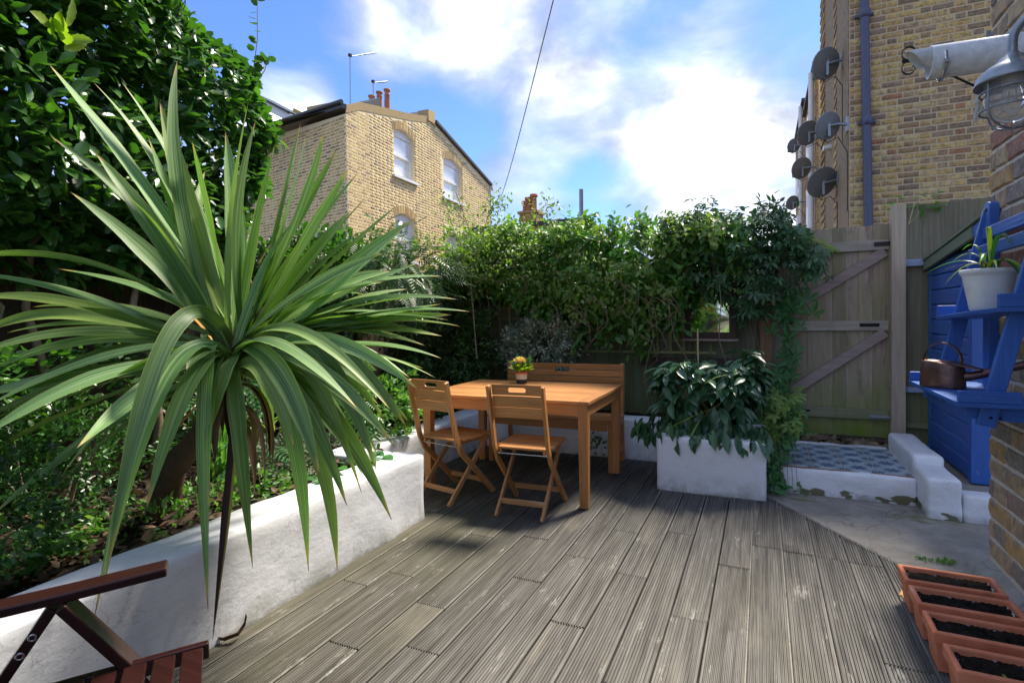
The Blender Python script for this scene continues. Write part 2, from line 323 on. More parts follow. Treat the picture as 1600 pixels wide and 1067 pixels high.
# leaves
M['l_hedge'] = leafmat('glossy_dark_hedge_leaf', [(.035, .10, .022), (.055, .16, .032), (.085, .22, .04), (.045, .13, .028), (.13, .28, .05)], .30, .30, .6)
M['l_ivy'] = leafmat('mid_green_climber_leaf', [(.06, .17, .04), (.12, .29, .06), (.08, .21, .045), (.22, .38, .08), (.10, .25, .07)], .38, .38)
M['l_creeper'] = leafmat('dark_creeper_leaf', [(.04, .12, .05), (.07, .18, .065), (.08, .10, .075), (.06, .16, .055), (.09, .22, .085)], .40, .22)
M['l_big'] = leafmat('fresh_creeper_leaf', [(.05, .17, .055), (.09, .25, .07), (.065, .20, .065)], .40, .3)
M['l_lance'] = leafmat('dark_glossy_lance_leaf', [(.03, .09, .04), (.055, .145, .065), (.075, .18, .075), (.04, .11, .055)], .26, .12, .55)
M['l_pitt'] = leafmat('olive_green_shrub_leaf', [(.035, .085, .022), (.06, .13, .032), (.09, .18, .045), (.05, .11, .03)], .36, .22, .5)
M['l_varieg'] = leafmat('cream_edged_leaf', [(.12, .17, .10), (.58, .62, .50), (.10, .16, .09), (.72, .75, .64), (.22, .30, .18)], .4, .15)
M['l_box'] = leafmat('small_dark_box_leaf', [(.02, .065, .015), (.04, .12, .022), (.06, .18, .03), (.03, .09, .02)], .32, .15, .5)
M['l_rose'] = leafmat('light_rose_leaf', [(.16, .28, .06), (.28, .38, .10), (.12, .23, .05)], .5, .35)
M['l_lime'] = leafmat('lime_young_leaf', [(.20, .32, .03), (.32, .42, .05), (.16, .28, .03)], .45, .4)
M['l_silver'] = leafmat('silver_grey_leaf', [(.14, .18, .12), (.24, .28, .20), (.08, .13, .07)], .6, .1)
M['l_flower'] = leafmat('peach_orange_petal', [(.80, .48, .25), (.85, .66, .42), (.80, .55, .30)], .5, .3)
def cordmat():
    m = Mat('striped_sword_leaf', .46, .45)
    u = m.n('ShaderNodeSeparateXYZ'); m.l(m.uv, u.inputs[0])
    mp = m.n('ShaderNodeCombineXYZ'); m.l(m.math('MULTIPLY', u.outputs[0], 9.), mp.inputs[0]); m.l(m.math('MULTIPLY', u.outputs[1], .7), mp.inputs[1]); m.l(m.math('MULTIPLY', m.oi.outputs['Random'], 50.), mp.inputs[2])
    n = m.n('ShaderNodeTexNoise'); n.inputs['Scale'].default_value = 1.6; n.inputs['Detail'].default_value = 4; m.l(mp.outputs[0], n.inputs['Vector'])
    c = m.ramp(n.outputs['Fac'], [(.3, (.075, .185, .05)), (.5, (.16, .30, .09)), (.7, (.36, .50, .24))])
    v = m.maprange(m.oi.outputs['Random'], 0, 1, .65, 1.35); c = m.mix(1.0, c, m_rgb(m, v), 'MULTIPLY')
    yl = m.ramp(m.math('FRACT', m.math('MULTIPLY', m.oi.outputs['Random'], 7.3)), [(.72, 0.), (.95, .6)]); c = m.mix(yl, c, (.26, .34, .07))
    bl = m.ramp(m.noise(14, 6, .7, vec=m.pos), [(.66, 0.), (.74, .45)]); c = m.mix(bl, c, (.22, .20, .09))
    ed = m.ramp(m.math('ABSOLUTE', m.math('SUBTRACT', u.outputs[0], .5)), [(.44, 0.), (.48, 1.)]); c = m.mix(m.math('MULTIPLY', ed, .7), c, (.32, .36, .12))
    tip = m.maprange(u.outputs[1], .93, .985); c = m.mix(tip, c, (.55, .42, .12))
    tip2 = m.maprange(u.outputs[1], .975, .995); c = m.mix(tip2, c, (.16, .07, .03))
    bs = m.maprange(u.outputs[1], .0, .10, 1, 0); c = m.mix(m.math('MULTIPLY', bs, .6), c, (.16, .12, .05))
    m.color(c); m.bump(n.outputs['Fac'], .35, .004)
    tr = m.n('ShaderNodeBsdfTranslucent'); m.l(m.mix(1.0, c, (1.5, 1.7, .5), 'MULTIPLY'), tr.inputs[0]); ms = m.n('ShaderNodeMixShader'); ms.inputs[0].default_value = .22
    out = [n for n in m.t.nodes if n.type == 'OUTPUT_MATERIAL'][0]; m.l(m.b.outputs[0], ms.inputs[1]); m.l(tr.outputs[0], ms.inputs[2]); m.l(ms.outputs[0], out.inputs[0])
    return m.m
M['cord'] = cordmat()
def deadleaf():
    m = Mat('dead_brown_sword_leaf', .6, .3); u = m.n('ShaderNodeSeparateXYZ'); m.l(m.uv, u.inputs[0])
    c = m.ramp(u.outputs[0], [(.25, (.42, .28, .03)), (.33, (.05, .022, .015)), (1, (.03, .015, .012))]); m.color(c); return m.m
M['dead'] = deadleaf()
M['brownleaf'] = plain('dry_brown_leaf', (.10, .05, .03), .7, .2)
M['yellowleaf'] = plain('yellowed_sword_leaf', (.45, .22, .03), .6, .3)

# ---------------------------------------------------------------- builders
def tag(o, label=None, cat=None, group=None, kind=None):
    if label: o['label'] = label
    if cat: o['category'] = cat
    if group: o['group'] = group
    if kind: o['kind'] = kind
    return o
def thing(name, label, cat, loc=(0, 0, 0), group=None):
    o = bpy.data.objects.new(name, None); COL.objects.link(o); o.location = tuple(float(v) for v in loc); o.empty_display_size = .1
    return tag(o, label, cat, group)
def attach(o, parent):
    if parent is None: return o
    o.parent = parent
    if parent.type == 'EMPTY': o.matrix_parent_inverse = Matrix.Translation(-parent.location)
    return o
def link(name, me, parent=None, loc=None):
    o = bpy.data.objects.new(name, me); COL.objects.link(o); attach(o, parent)
    if loc is not None: o.location = tuple(float(v) for v in loc)
    return o
def mesh_np(name, V, F, mat, smooth=False, uv=None):
    """V (n,3); F (m,k) one size of polygon"""
    V = np.asarray(V, np.float32); F = np.asarray(F, np.int32); me = bpy.data.meshes.new(name)
    me.vertices.add(len(V)); me.vertices.foreach_set('co', V.ravel())
    me.loops.add(F.size); me.loops.foreach_set('vertex_index', F.ravel())
    me.polygons.add(len(F)); me.polygons.foreach_set('loop_start', np.arange(0, F.size, F.shape[1], dtype=np.int32))
    if smooth: me.polygons.foreach_set('use_smooth', np.ones(len(F), bool))
    me.materials.append(mat); me.update(calc_edges=True)
    return me
class MB:
    def __init__(s): s.v = []; s.f = []; s.sm = []; s.mi = []; s.cur = 0
    def add(s, vs, fs, smooth=False):
        b = len(s.v); s.v += [tuple(float(q) for q in v) for v in vs]; s.f += [tuple(b+i for i in f) for f in fs]; s.sm += [smooth]*len(fs); s.mi += [s.cur]*len(fs); return s
    def box(s, lo, hi, rot=None, c=None):
        x0, y0, z0 = lo; x1, y1, z1 = hi
        vs = [Vector(p) for p in ((x0, y0, z0), (x1, y0, z0), (x1, y1, z0), (x0, y1, z0), (x0, y0, z1), (x1, y0, z1), (x1, y1, z1), (x0, y1, z1))]
        if rot is not None: vs = [rot @ (v-Vector(c)) + Vector(c) for v in vs]
        return s.add(vs, [(0, 3, 2, 1), (4, 5, 6, 7), (0, 1, 5, 4), (1, 2, 6, 5), (2, 3, 7, 6), (3, 0, 4, 7)])
    def beam(s, p0, p1, w, h, up=(0, 0, 1)):
        """bar from p0 to p1, width w across, height h along up"""
        p0, p1 = Vector(p0), Vector(p1); d = (p1-p0).normalized(); sd = d.cross(Vector(up))
        if sd.length < 1e-4: sd = d.cross(Vector((0, 1, 0)))
        sd.normalize(); u = sd.cross(d).normalized(); vs = []
        for p in (p0, p1):
            for a, b in ((-1, -1), (1, -1), (1, 1), (-1, 1)): vs.append(p+sd*a*w/2+u*b*h/2)
        return s.add(vs, [(0, 1, 2, 3), (7, 6, 5, 4), (0, 4, 5, 1), (1, 5, 6, 2), (2, 6, 7, 3), (3, 7, 4, 0)])
    def strip(s, pts, w, t, side):
        """bent flat bar through pts; side = constant width direction"""
        pts = [Vector(p) for p in pts]; side = Vector(side).normalized(); vs = []; fs = []
        for i, p in enumerate(pts):
            d = (pts[min(i+1, len(pts)-1)]-pts[max(i-1, 0)]).normalized(); n = side.cross(d).normalized()
            for a, b in ((-1, -1), (1, -1), (1, 1), (-1, 1)): vs.append(p+side*a*w/2+n*b*t/2)
        for i in range(len(pts)-1):
            for k in range(4): a = i*4+k; b = i*4+(k+1) % 4; fs.append((a, b, b+4, a+4))
        e = (len(pts)-1)*4; fs += [(3, 2, 1, 0), (e, e+1, e+2, e+3)]
        return s.add(vs, fs)
    def tube(s, pts, r, n=8, cap=True):
        pts = [Vector(p) for p in pts]; m = len(pts); rs = r if isinstance(r, (list, tuple)) else [r]*m
        ref = None; vs = []; fs = []
        for i, p in enumerate(pts):
            d = (pts[min(i+1, m-1)]-pts[max(i-1, 0)]).normalized()
            if ref is None: ref = d.orthogonal().normalized()
            ref = (ref-d*ref.dot(d)); ref = ref.normalized() if ref.length > 1e-5 else d.orthogonal().normalized()
            b = d.cross(ref)
            for k in range(n):
                a = 2*PI*k/n; vs.append(p+(ref*math.cos(a)+b*math.sin(a))*rs[i])
        for i in range(m-1):
            for k in range(n): a = i*n+k; b2 = i*n+(k+1) % n; fs.append((a, b2, b2+n, a+n))
        s.add(vs, fs, True)
        if cap: s.add(vs[:n], [tuple(range(n-1, -1, -1))]); s.add(vs[-n:], [tuple(range(n))])
        return s
    def lathe(s, prof, c=(0, 0, 0), n=24, axis=(0, 0, 1), smooth=True):
        q = Vector((0, 0, 1)).rotation_difference(Vector(axis)); c = Vector(c); vs = []; fs = []
        for r, z in prof:
            for k in range(n): a = 2*PI*k/n; vs.append(q @ Vector((r*math.cos(a), r*math.sin(a), z))+c)
        for i in range(len(prof)-1):
            for k in range(n): a = i*n+k; b = i*n+(k+1) % n; fs.append((a, b, b+n, a+n))
        return s.add(vs, fs, smooth)
    def prism(s, poly, d0, d1, f):
        """poly of 2-d points, f(a, b, d) -> 3-d point"""
        n = len(poly); vs = [f(a, b, d0) for a, b in poly]+[f(a, b, d1) for a, b in poly]
        return s.add(vs, [tuple(range(n-1, -1, -1)), tuple(range(n, 2*n))]+[(k, (k+1) % n, (k+1) % n+n, k+n) for k in range(n)])
    def slot_plate(s, W, H, T, sw, sh, f, off=(0, 0)):
        N = 28; inner = []; outer = []
        for k in range(N):
            a = 2*PI*(k+.5)/N; ca, sa = math.cos(a), math.sin(a)
            rr = sh/2; cx = (sw/2-rr)*(1 if ca > 0 else -1); inner.append((off[0]+cx+rr*ca, off[1]+rr*sa))
            t = min(abs((W/2)/ca) if abs(ca) > 1e-6 else 9, abs((H/2)/sa) if abs(sa) > 1e-6 else 9); outer.append((t*ca, t*sa))
        # snap the outer samples nearest each corner onto it
        for sx in (1, -1):
            for sy in (1, -1):
                j = min(range(N), key=lambda k: (outer[k][0]-sx*W/2)**2+(outer[k][1]-sy*H/2)**2); outer[j] = (sx*W/2, sy*H/2)
        vs = [f(a, b, d) for d in (-T/2, T/2) for ring in (inner, outer) for a, b in ring]; fs = []
        for k in range(N):
            j = (k+1) % N
            fs += [(k, j, N+j, N+k), (2*N+j, 2*N+k, 3*N+k, 3*N+j), (j, k, 2*N+k, 2*N+j), (N+k, N+j, 3*N+j, 3*N+k)]
        return s.add(vs, fs)
    def build(s, name, mat, parent=None, bevel=0, recenter=None, seg=2):
        me = bpy.data.meshes.new(name)
        vs = s.v; loc = None
        if recenter is None: recenter = parent is None
        if recenter:
            A = np.array(vs); loc = ((A[:, 0].min()+A[:, 0].max())/2, (A[:, 1].min()+A[:, 1].max())/2, A[:, 2].min()); vs = (A-np.array(loc)).tolist()
        me.from_pydata(vs, [], s.f); me.polygons.foreach_set('use_smooth', s.sm)
        for mm in (mat if isinstance(mat, (list, tuple)) else [mat]): me.materials.append(mm)
        me.polygons.foreach_set('material_index', s.mi); me.update()
        bm = bmesh.new(); bm.from_mesh(me); bmesh.ops.recalc_face_normals(bm, faces=bm.faces)
        if bevel:
            ed = [e for e in bm.edges if len(e.link_faces) == 2 and e.calc_face_angle(0) > .6]
            bmesh.ops.bevel(bm, geom=ed, offset=bevel, segments=seg, profile=.5, affect='EDGES', clamp_overlap=True)
        bm.to_mesh(me); bm.free()
        return link(name, me, parent, loc)
def rough_box(lo, hi, step=.06, amp=.006, rad=.02):
    """hand-plastered block: gridded box with rounded edges and an uneven face"""
    bm = bmesh.new(); bmesh.ops.create_cube(bm, size=1)
    lo = Vector(lo); hi = Vector(hi); sz = hi-lo; c = (lo+hi)/2
    for v in bm.verts: v.co = Vector((v.co.x*sz.x, v.co.y*sz.y, v.co.z*sz.z))
    for ax in range(3):
        n = max(1, int(sz[ax]/step)); no = Vector((0, 0, 0)); no[ax] = 1
        for k in range(1, n):
            co = Vector((0, 0, 0)); co[ax] = -sz[ax]/2+sz[ax]*k/n
            bmesh.ops.bisect_plane(bm, geom=bm.verts[:]+bm.edges[:]+bm.faces[:], plane_co=co, plane_no=no)
        for sg in (-1, 1):
            co = Vector((0, 0, 0)); co[ax] = sg*(sz[ax]/2-rad)
            bmesh.ops.bisect_plane(bm, geom=bm.verts[:]+bm.edges[:]+bm.faces[:], plane_co=co, plane_no=no)
    for v in bm.verts:
        q = Vector([max(-sz[i]/2+rad, min(sz[i]/2-rad, v.co[i])) for i in range(3)]); d = v.co-q
        if d.length > 1e-6: v.co = q+d.normalized()*rad if sum(abs(x) > 1e-6 for x in d) > 1 else v.co
        w = v.co+c; k = mnoise.noise(w*4)*amp*1.4+mnoise.noise(w*13)*amp*.6
        v.co = w+(d.normalized() if d.length > 1e-6 else Vector((0, 0, 0)))*k
    mb = MB(); bm.verts.index_update(); mb.add([v.co for v in bm.verts], [tuple(v.index for v in f.verts) for f in bm.faces], True); bm.free(); return mb

# leaf batches ------------------------------------------------------------
def leaf_template(kind):
    """local: x = across, y = along, z = up; unit length"""
    if kind == 'ovate': return np.array([(0, 0, 0), (.26, .30, .06), (.22, .62, .05), (0, 1, -.06), (-.22, .62, .05), (-.26, .30, .06), (0, .45, -.02)]), [(0, 1, 6), (1, 2, 6), (2, 3, 6), (3, 4, 6), (4, 5, 6), (5, 0, 6)]
    if kind == 'toothed':
        P = [(0, 0, 0), (.13, .12, .04), (.20, .22, .03), (.19, .30, .05), (.26, .42, .05), (.22, .52, .05), (.25, .62, .05), (.17, .74, .03), (.15, .82, .02), (0, 1, -.07)]
        P = P+[(-x, y, z) for x, y, z in P[-2:0:-1]]; P = np.array(P+[(0, .3, -.03), (0, .65, -.03)]); n = 18; fs = []
        for k in range(n):
            j = (k+1) % n; c = 18 if (P[k][1]+P[j][1])/2 < .48 else 19; fs.append((k, j, c))
        fs.append((5, 19, 18)); fs.append((13, 18, 19)); return P, fs
    if kind == 'lance': return np.array([(0, 0, 0), (.17, .25, .04), (.20, .5, .02), (.12, .78, -.06), (0, 1, -.18), (-.12, .78, -.06), (-.20, .5, .02), (-.17, .25, .04), (0, .25, -.01), (0, .5, -.04), (0, .78, -.11)]), [(0, 1, 8), (1, 2, 9), (1, 9, 8), (2, 3, 10), (2, 10, 9), (3, 4, 10), (4, 5, 10), (5, 6, 9), (5, 9, 10), (6, 7, 8), (6, 8, 9), (7, 0, 8)]
    if kind == 'small': return np.array([(0, 0, 0), (.28, .45, .05), (0, 1, -.05), (-.28, .45, .05)]), [(0, 1, 2), (0, 2, 3)]
    if kind == 'round': return np.array([(0, 0, 0), (.3, .2, .05), (.36, .55, .04), (.2, .9, .0), (-.2, .9, .0), (-.36, .55, .04), (-.3, .2, .05), (0, .5, -.03)]), [(0, 1, 7), (1, 2, 7), (2, 3, 7), (3, 4, 7), (4, 5, 7), (5, 6, 7), (6, 0, 7)]
    if kind == 'palmate':   # five leaflets
        V = []; F = []
        for a, l in ((-100, .55), (-52, .8), (0, 1), (52, .8), (100, .55)):
            b = len(V); ca, sa = math.cos(R(a)), math.sin(R(a))
            for x, y, z in ((0, .06, 0), (.17, .45, .03), (.14, .72, .02), (0, 1, -.10), (-.14, .72, .02), (-.17, .45, .03), (0, .5, -.02)):
                V.append(((x*l)*ca+(y*l)*sa, -(x*l)*sa+(y*l)*ca, z*l))
            F += [(b, b+1, b+6), (b+1, b+2, b+6), (b+2, b+3, b+6), (b+3, b+4, b+6), (b+4, b+5, b+6), (b+5, b, b+6)]
        return np.array(V), F
    if kind == 'pinnate':
        V = []; F = []
        for k in range(6):
            for sg in (-1, 1):
                b = len(V); y0 = .12+k*.145; l = .36-.02*k
                V += [(0, y0, 0), (sg*l*.35, y0+.10*1+.0, .01), (sg*l, y0+.16, -.06), (sg*l*.45, y0-.0+.01, .0)]; F += [(b, b+1, b+2), (b, b+2, b+3)]
        b = len(V); V += [(0, .92, 0), (.07, 1.05, 0), (0, 1.25, -.06), (-.07, 1.05, 0)]; F += [(b, b+1, b+2), (b, b+2, b+3)]
        b = len(V); V += [(-.008, 0, 0), (.008, 0, 0), (0, 1.0, 0)]; F += [(b, b+1, b+2)]
        return np.array(V), F
    if kind == 'chip': return np.array([(-.2, 0, 0), (.2, .1, .05), (.25, .8, .02), (0, 1, .08), (-.25, .7, -.02)]), [(0, 1, 2), (0, 2, 3), (0, 3, 4)]
def norm(a): return a/np.maximum(np.linalg.norm(a, axis=-1, keepdims=True), 1e-9)
def leaves(name, mat, kind, P, T, Nn, S, parent=None, stuff=True, smooth=False):
    V0, F0 = leaf_template(kind); F0 = np.array(F0); P = np.asarray(P); n = len(P)
    T = norm(T); Nn = norm(Nn-T*np.sum(Nn*T, 1, keepdims=True)); B = np.cross(T, Nn); S = np.asarray(S).reshape(-1, 1, 1)
    V = (V0[None, :, 0:1]*B[:, None]+V0[None, :, 1:2]*T[:, None]+V0[None, :, 2:3]*Nn[:, None])*S+P[:, None]
    F = F0[None]+(np.arange(n)*len(V0))[:, None, None]
    c = None
    V = V.reshape(-1, 3)
    if parent is None: c = np.array([*(V[:, :2].mean(0)), V[:, 2].min()]); V = V-c
    me = mesh_np(name, V, F.reshape(-1, F0.shape[1]), mat, smooth)
    o = link(name, me, parent, c)
    if stuff: o['kind'] = 'stuff'
    return o
def rdir(n): return norm(rng.normal(size=(n, 3)))
def bush(name, label, cat, center, rad, n, kind, mat, size, parent=None, droop=0.0, stems=True, shell=.55, lump=.25, out=1.0, group=None, cutz=None, light=None):
    """a shrub: leaves in clumps through an uneven ellipsoid, plus stems"""
    center = np.array(center, float); rad = np.array(rad, float)
    t = thing(name, label, cat, (center[0], center[1], center[2]-rad[2]), group) if parent is None else parent
    nc = max(12, n//14); D = rdir(nc); rr = shell+(1-shell)*rng.random(nc)**.7
    ph = np.array([mnoise.noise(Vector(d*2.3)+Vector(center)) for d in D]); rr = rr*(1+lump*ph*2)
    C = center+D*rad*rr[:, None]
    idx = rng.integers(0, nc, n); cd = D[idx]
    P = C[idx]+rng.normal(size=(n, 3))*size*.55
    T = norm(cd*out+rdir(n)*.75+np.array([0, 0, -droop])); Nn = norm(cd*.5+rdir(n)*.55+np.array([0, 0, .7]))
    S = size*(.65+.6*rng.random(n))
    if cutz is not None: k = P[:, 2] > cutz; P, T, Nn, S = P[k], T[k], Nn[k], S[k]
    leaves('foliage', mat, kind, P, T, Nn, S, t)
    if stems:
        mb = MB(); base = center-np.array([0, 0, rad[2]*1.0])
        for i in range(9):
            j = rng.integers(0, nc); e = C[j]; mid = (base+e)/2+rng.normal(size=3)*rad*.08
            b0 = base+np.array([rng.normal()*.03, rng.normal()*.03, -.03]); mb.tube([b0, mid, e], [.010, .007, .003], 5)
        mb.build('stem', M['stem'], t)
    return t

# bricks ---------------------------------------------------------------------
def brick_template(L, H, D, fine=False, seed=0):
    """face in x-z, sticks out along -y from 0 to -D"""
    rg = random.Random(seed); j = lambda a: rg.uniform(-a, a)
    nx, nz = (5, 3) if fine else (2, 2); V = []; F = []
    e = .006 if fine else .004
    def grid(ix, iz):
        x = -L/2+e+(L-2*e)*ix/(nx-1); z = -H/2+e+(H-2*e)*iz/(nz-1)
        return (x+j(e*.3), -D+j(.0035 if fine else .001), z+j(e*.35))
    for iz in range(nz):
        for ix in range(nx): V.append(grid(ix, iz))
    for iz in range(nz-1):
        for ix in range(nx-1): a = iz*nx+ix; F.append((a, a+1, a+1+nx, a+nx))
    rim = [i for i in range(nx)]+[nx-1+nx*k for k in range(1, nz)]+[nx*(nz-1)+k for k in range(nx-2, -1, -1)]+[nx*k for k in range(nz-2, 0, -1)]
    b = len(V)
    for i in rim:
        x, y, z = V[i]; sx = 0 if abs(abs(x)-(L/2)) > e*1.7 else math.copysign(e, x); sz_ = 0 if abs(abs(z)-(H/2)) > e*1.7 else math.copysign(e, z)
        V.append((x+sx, -D+e*1.1, z+sz_))
    m = len(rim)
    for k in range(m): F.append((rim[(k+1) % m], rim[k], b+k, b+(k+1) % m))
    b2 = len(V)
    for k in range(m): x, y, z = V[b+k]; V.append((x, .004, z))
    for k in range(m): F.append((b+(k+1) % m, b+k, b2+k, b2+(k+1) % m))
    return V, F
def brickwork(parent, origin, udir, z0, z1, length, mat, inside, n_single, fine=False, depth=.012, course=.075, L=.225, u0=0.0, part='brick', gap=.014, jit=.0015):
    """Flemish bond; inside(u, z) keeps a brick. Nearest in view as single bricks, the rest one part."""
    udir = Vector((udir[0], udir[1], 0)).normalized(); nrm_ = Vector((udir.y, -udir.x, 0))      # outward
    Hh = course-gap; items = []
    row = 0; z = z0+course/2
    while z < z1:
        u = u0-(row % 2)*.75*L; k = 0
        while u < length:
            l = L if k % 2 == 0 else L/2
            lo, hi = max(u, u0), min(u+l, length)
            if hi-lo > .05 and inside((lo+hi)/2, z): items.append(((lo+hi)/2, z, hi-lo-gap))
            u += l; k += 1
        row += 1; z += course
    org = Vector(origin); rotm = Matrix((udir, -nrm_, Vector((0, 0, 1)))).transposed()
    seen = []
    for it in items:
        p = org+udir*it[0]+Vector((0, 0, it[1]-org.z if False else 0)); p = Vector((p.x, p.y, it[1])); v = in_view(p)
        ok = v is not None and -60 < v[0] < 1660 and -60 < v[1] < 1130
        seen.append((0 if ok else 1, v[2] if v else 99, it, p))
    seen.sort(key=lambda q: (q[0], q[1]))
    cache = {}
    for i, (nv, dist, (uc, zc, w), p) in enumerate(seen[:n_single]):
        key = ('S' if w > .16 else 'H' if w > .09 else 'Q', i % (8 if fine else 4)); wl = {'S': L-gap, 'H': L/2-gap, 'Q': .07}[key[0]]
        if key not in cache:
            V, F = brick_template(wl, Hh, depth, fine, hash(key[1])+len(key[0])); me = bpy.data.meshes.new(part); me.from_pydata(V, [], F); me.materials.append(mat); me.update(); cache[key] = me
        o = link(part, cache[key], parent); dz = random.uniform(-jit, jit)
        o.location = p+nrm_*random.uniform(-jit, jit)*1.5+Vector((0, 0, dz)); o.rotation_euler = (random.uniform(-.01, .01) if fine else 0, 0, math.atan2(udir.y, udir.x)); o.scale = (w/wl, 1, 1)
    rest = seen[n_single:]
    if rest:
        VV = []; FF = []; tm = [brick_template(1, 1, 1, False, k) for k in range(3)]
        Vt, Ft = brick_template(L-gap, Hh, depth, False, 3); Vt = np.array(Vt); Ft = np.array(Ft); Rm = np.array(rotm)
        W = np.array([r[2][2] for r in rest]); Pp = np.array([tuple(r[3]) for r in rest])
        X = Vt[None]*np.stack([W/(L-gap), np.ones_like(W), np.ones_like(W)], 1)[:, None]
        X = X @ Rm.T + Pp[:, None]
        F = Ft[None]+(np.arange(len(rest))*len(Vt))[:, None, None]
        me = mesh_np('distant_brickwork', X.reshape(-1, 3), F.reshape(-1, 4), mat); o = link('distant_brickwork', me, parent); o['kind'] = 'stuff'

# ================================================================ the ground and the large structure
def sheet(name, poly, z, mat, kind='structure', thick=0.0):
    mb = MB(); mb.prism(poly, z-thick if thick else z-.02, z, lambda a, b, d: (a, b, d)); o = mb.build(name, mat, recenter=False); tag(o, kind=kind); return o
g = sheet('ground', [(-400, -400), (400, -400), (400, 400), (-400, 400)], -.06, M['ground'])
sheet('concrete_path', [(-.2, -1.5), (1.6, -1.5), (1.6, 4.75), (-.2, 4.75)], -.014, M['concrete'])

# deck: grooved boards, cut on the diagonal at the right
deck = thing('deck', None, None, (-.8, 2.2, 0)); deck['kind'] = 'structure'
PITCH = .157; BW = PITCH-.008
def deck_profile(w, ng=11):
    pr = [(0, -.028), (0, -.003), (.004, 0)]; x0 = .008; gw = (w-.016)/ng
    for k in range(ng):
        a = x0+k*gw; pr += [(a+gw*.12, 0), (a+gw*.32, -.0062), (a+gw*.64, -.0062), (a+gw*.82, 0)]
    pr += [(w-.004, 0), (w, -.003), (w, -.028)]; return pr
def diag_y(x): return 4.315-(x-.02)*1.47            # the cut edge of the deck
random.seed(5)
joints = {-1: [3.05, .9], -2: [2.45], 0: [3.38, 1.75], 1: [3.36, 1.2], 2: [3.35, 1.1], 3: [3.34, 2.42], 4: [2.0], 5: [3.0, 1.5], -3: [3.4, 1.9], -4: [2.75], -5: [3.3, 2.2], -6: [2.85, 1.6], -7: [2.5], -8: [3.0, 1.8], -9: [2.1], -10: [2.9, 1.7], -11: [2.3]}
for k in range(-17, 6):
    x0 = .096+.004+k*PITCH-PITCH
    x1 = x0+BW; xm = (x0+x1)/2
    y_end = 5.02 if x0 < -.745 else (4.34 if x1 < 0 else None)
    if x0 < -2.75: continue
    y_near = -1.3 if x1 > -2.1 else 2.9
    cuts = [y for y in joints.get(k, [2.6+random.uniform(-.6, .6)]) if y > y_near+.3]
    ys = sorted([y_near]+cuts+[y_end if y_end else 9])
    for a, b in zip(ys[:-1], ys[1:]):
        pr = deck_profile(BW); n = len(pr); vs = []; hz = random.uniform(-.0015, .0015)
        for end, y in ((0, a+.0035), (1, b-.0035)):
            for px, pz in pr:
                yy = y
                if b == 9 and end: yy = diag_y(x0+px)-.004
                vs.append((x0+px, yy, pz+hz))
        if b == 9 and min(v[1] for v in vs[n:]) < a+.05: 
            continue
        mb = MB(); mb.add(vs, [(i, i+1, n+i+1, n+i) for i in range(n-1)]+[(n-1, 0, n, 2*n-1), tuple(range(n-1, -1, -1)), tuple(range(n, 2*n))]); mb.build('deck_board', M['deck'], deck)
mb = MB()   # joists and edge trim below the boards
for y in np.arange(-1.1, 4.9, .45): mb.box((-2.6 if y > 3.1 else -2.02, y, -.045), (min(.62, .02+(4.2-y)/1.47 if y > 3.2 else .62), y+.045, -.032))
mb.build('joist', M['fence_dark'], deck)
mb = MB(); mb.beam((.02, 4.315, -.012), (.80, 4.315-.78*1.47, -.012), .022, .022); mb.build('edge_trim', M['deck'], deck)
# little pegs of grit between boards
# raised beds: white rendered walls round the planting
def wall_thing(name, label, blocks, mat, cat='garden wall'):
    t = thing(name, label, cat, ((blocks[0][0][0]+blocks[0][1][0])/2, (blocks[0][0][1]+blocks[0][1][1])/2, 0))
    for i, (lo, hi) in enumerate(blocks): rough_box(lo, hi).build('wall_block', mat, t)
    return t
wall_thing('raised_bed_wall', 'long low white rendered bed wall running beside the deck towards the camera', [((-2.28, -1.2, -.04), (-2.03, 3.02, .425)), ((-2.72, 2.80, -.04), (-2.283, 3.022, .423))], M['white'])
wall_thing('bed_retaining_wall', 'white rendered wall wrapping the corner behind the table and bench', [((-2.86, 3.025, -.04), (-2.62, 4.98, .36)), ((-2.86, 4.985, -.04), (-.74, 5.2, .37))], M['white'])
soil_z = .345
def soil_sheet(name, x0, x1, y0, y1, z, mat, step=.07, amp=.03):
    nx = int((x1-x0)/step); ny = int((y1-y0)/step); V = []; F = []
    for j in range(ny+1):
        for i in range(nx+1):
            x = x0+(x1-x0)*i/nx; y = y0+(y1-y0)*j/ny; V.append((x, y, z+amp*mnoise.noise(Vector((x*3, y*3, 1)))+amp*.6*mnoise.noise(Vector((x*11, y*11, 2)))))
    for j in range(ny):
        for i in range(nx): a = j*(nx+1)+i; F.append((a, a+1, a+nx+2, a+nx+1))
    o = link(name, mesh_np(name, V, F, mat, True)); o['kind'] = 'structure'; return o
soil_sheet('flower_bed_soil', -4.0, -2.26, -1.2, 2.86, soil_z, M['soil'])
soil_sheet('side_bed_soil', -4.0, -2.72, 2.86, 5.75, soil_z-.02, M['soil'])
soil_sheet('back_bed_soil', -2.9, .0, 5.18, 5.75, .30, M['soil'])
# bark chips and dead leaves lying on the bed
n = 3600; P = np.stack([rng.uniform(-3.7, -2.30, n), rng.uniform(-.3, 3.0, n), np.full(n, soil_z+.02)], 1); P[:, 2] += rng.random(n)*.02
leaves('bark_chippings', M['chip'], 'chip', P, rdir(n)*np.array([1, 1, .3]), rdir(n)*.5+np.array([0, 0, 1]), (.015+.05*rng.random(n)**1.6))
n = 240; P = np.stack([rng.uniform(-3.4, -2.26, n), rng.uniform(.2, 3.1, n), np.full(n, soil_z+.045)], 1)
leaves('fallen_leaves', M['dryleaf'], 'ovate', P, rdir(n)*np.array([1, 1, .25]), rdir(n)*.7+np.array([0, 0, 1]), .05+.05*rng.random(n))

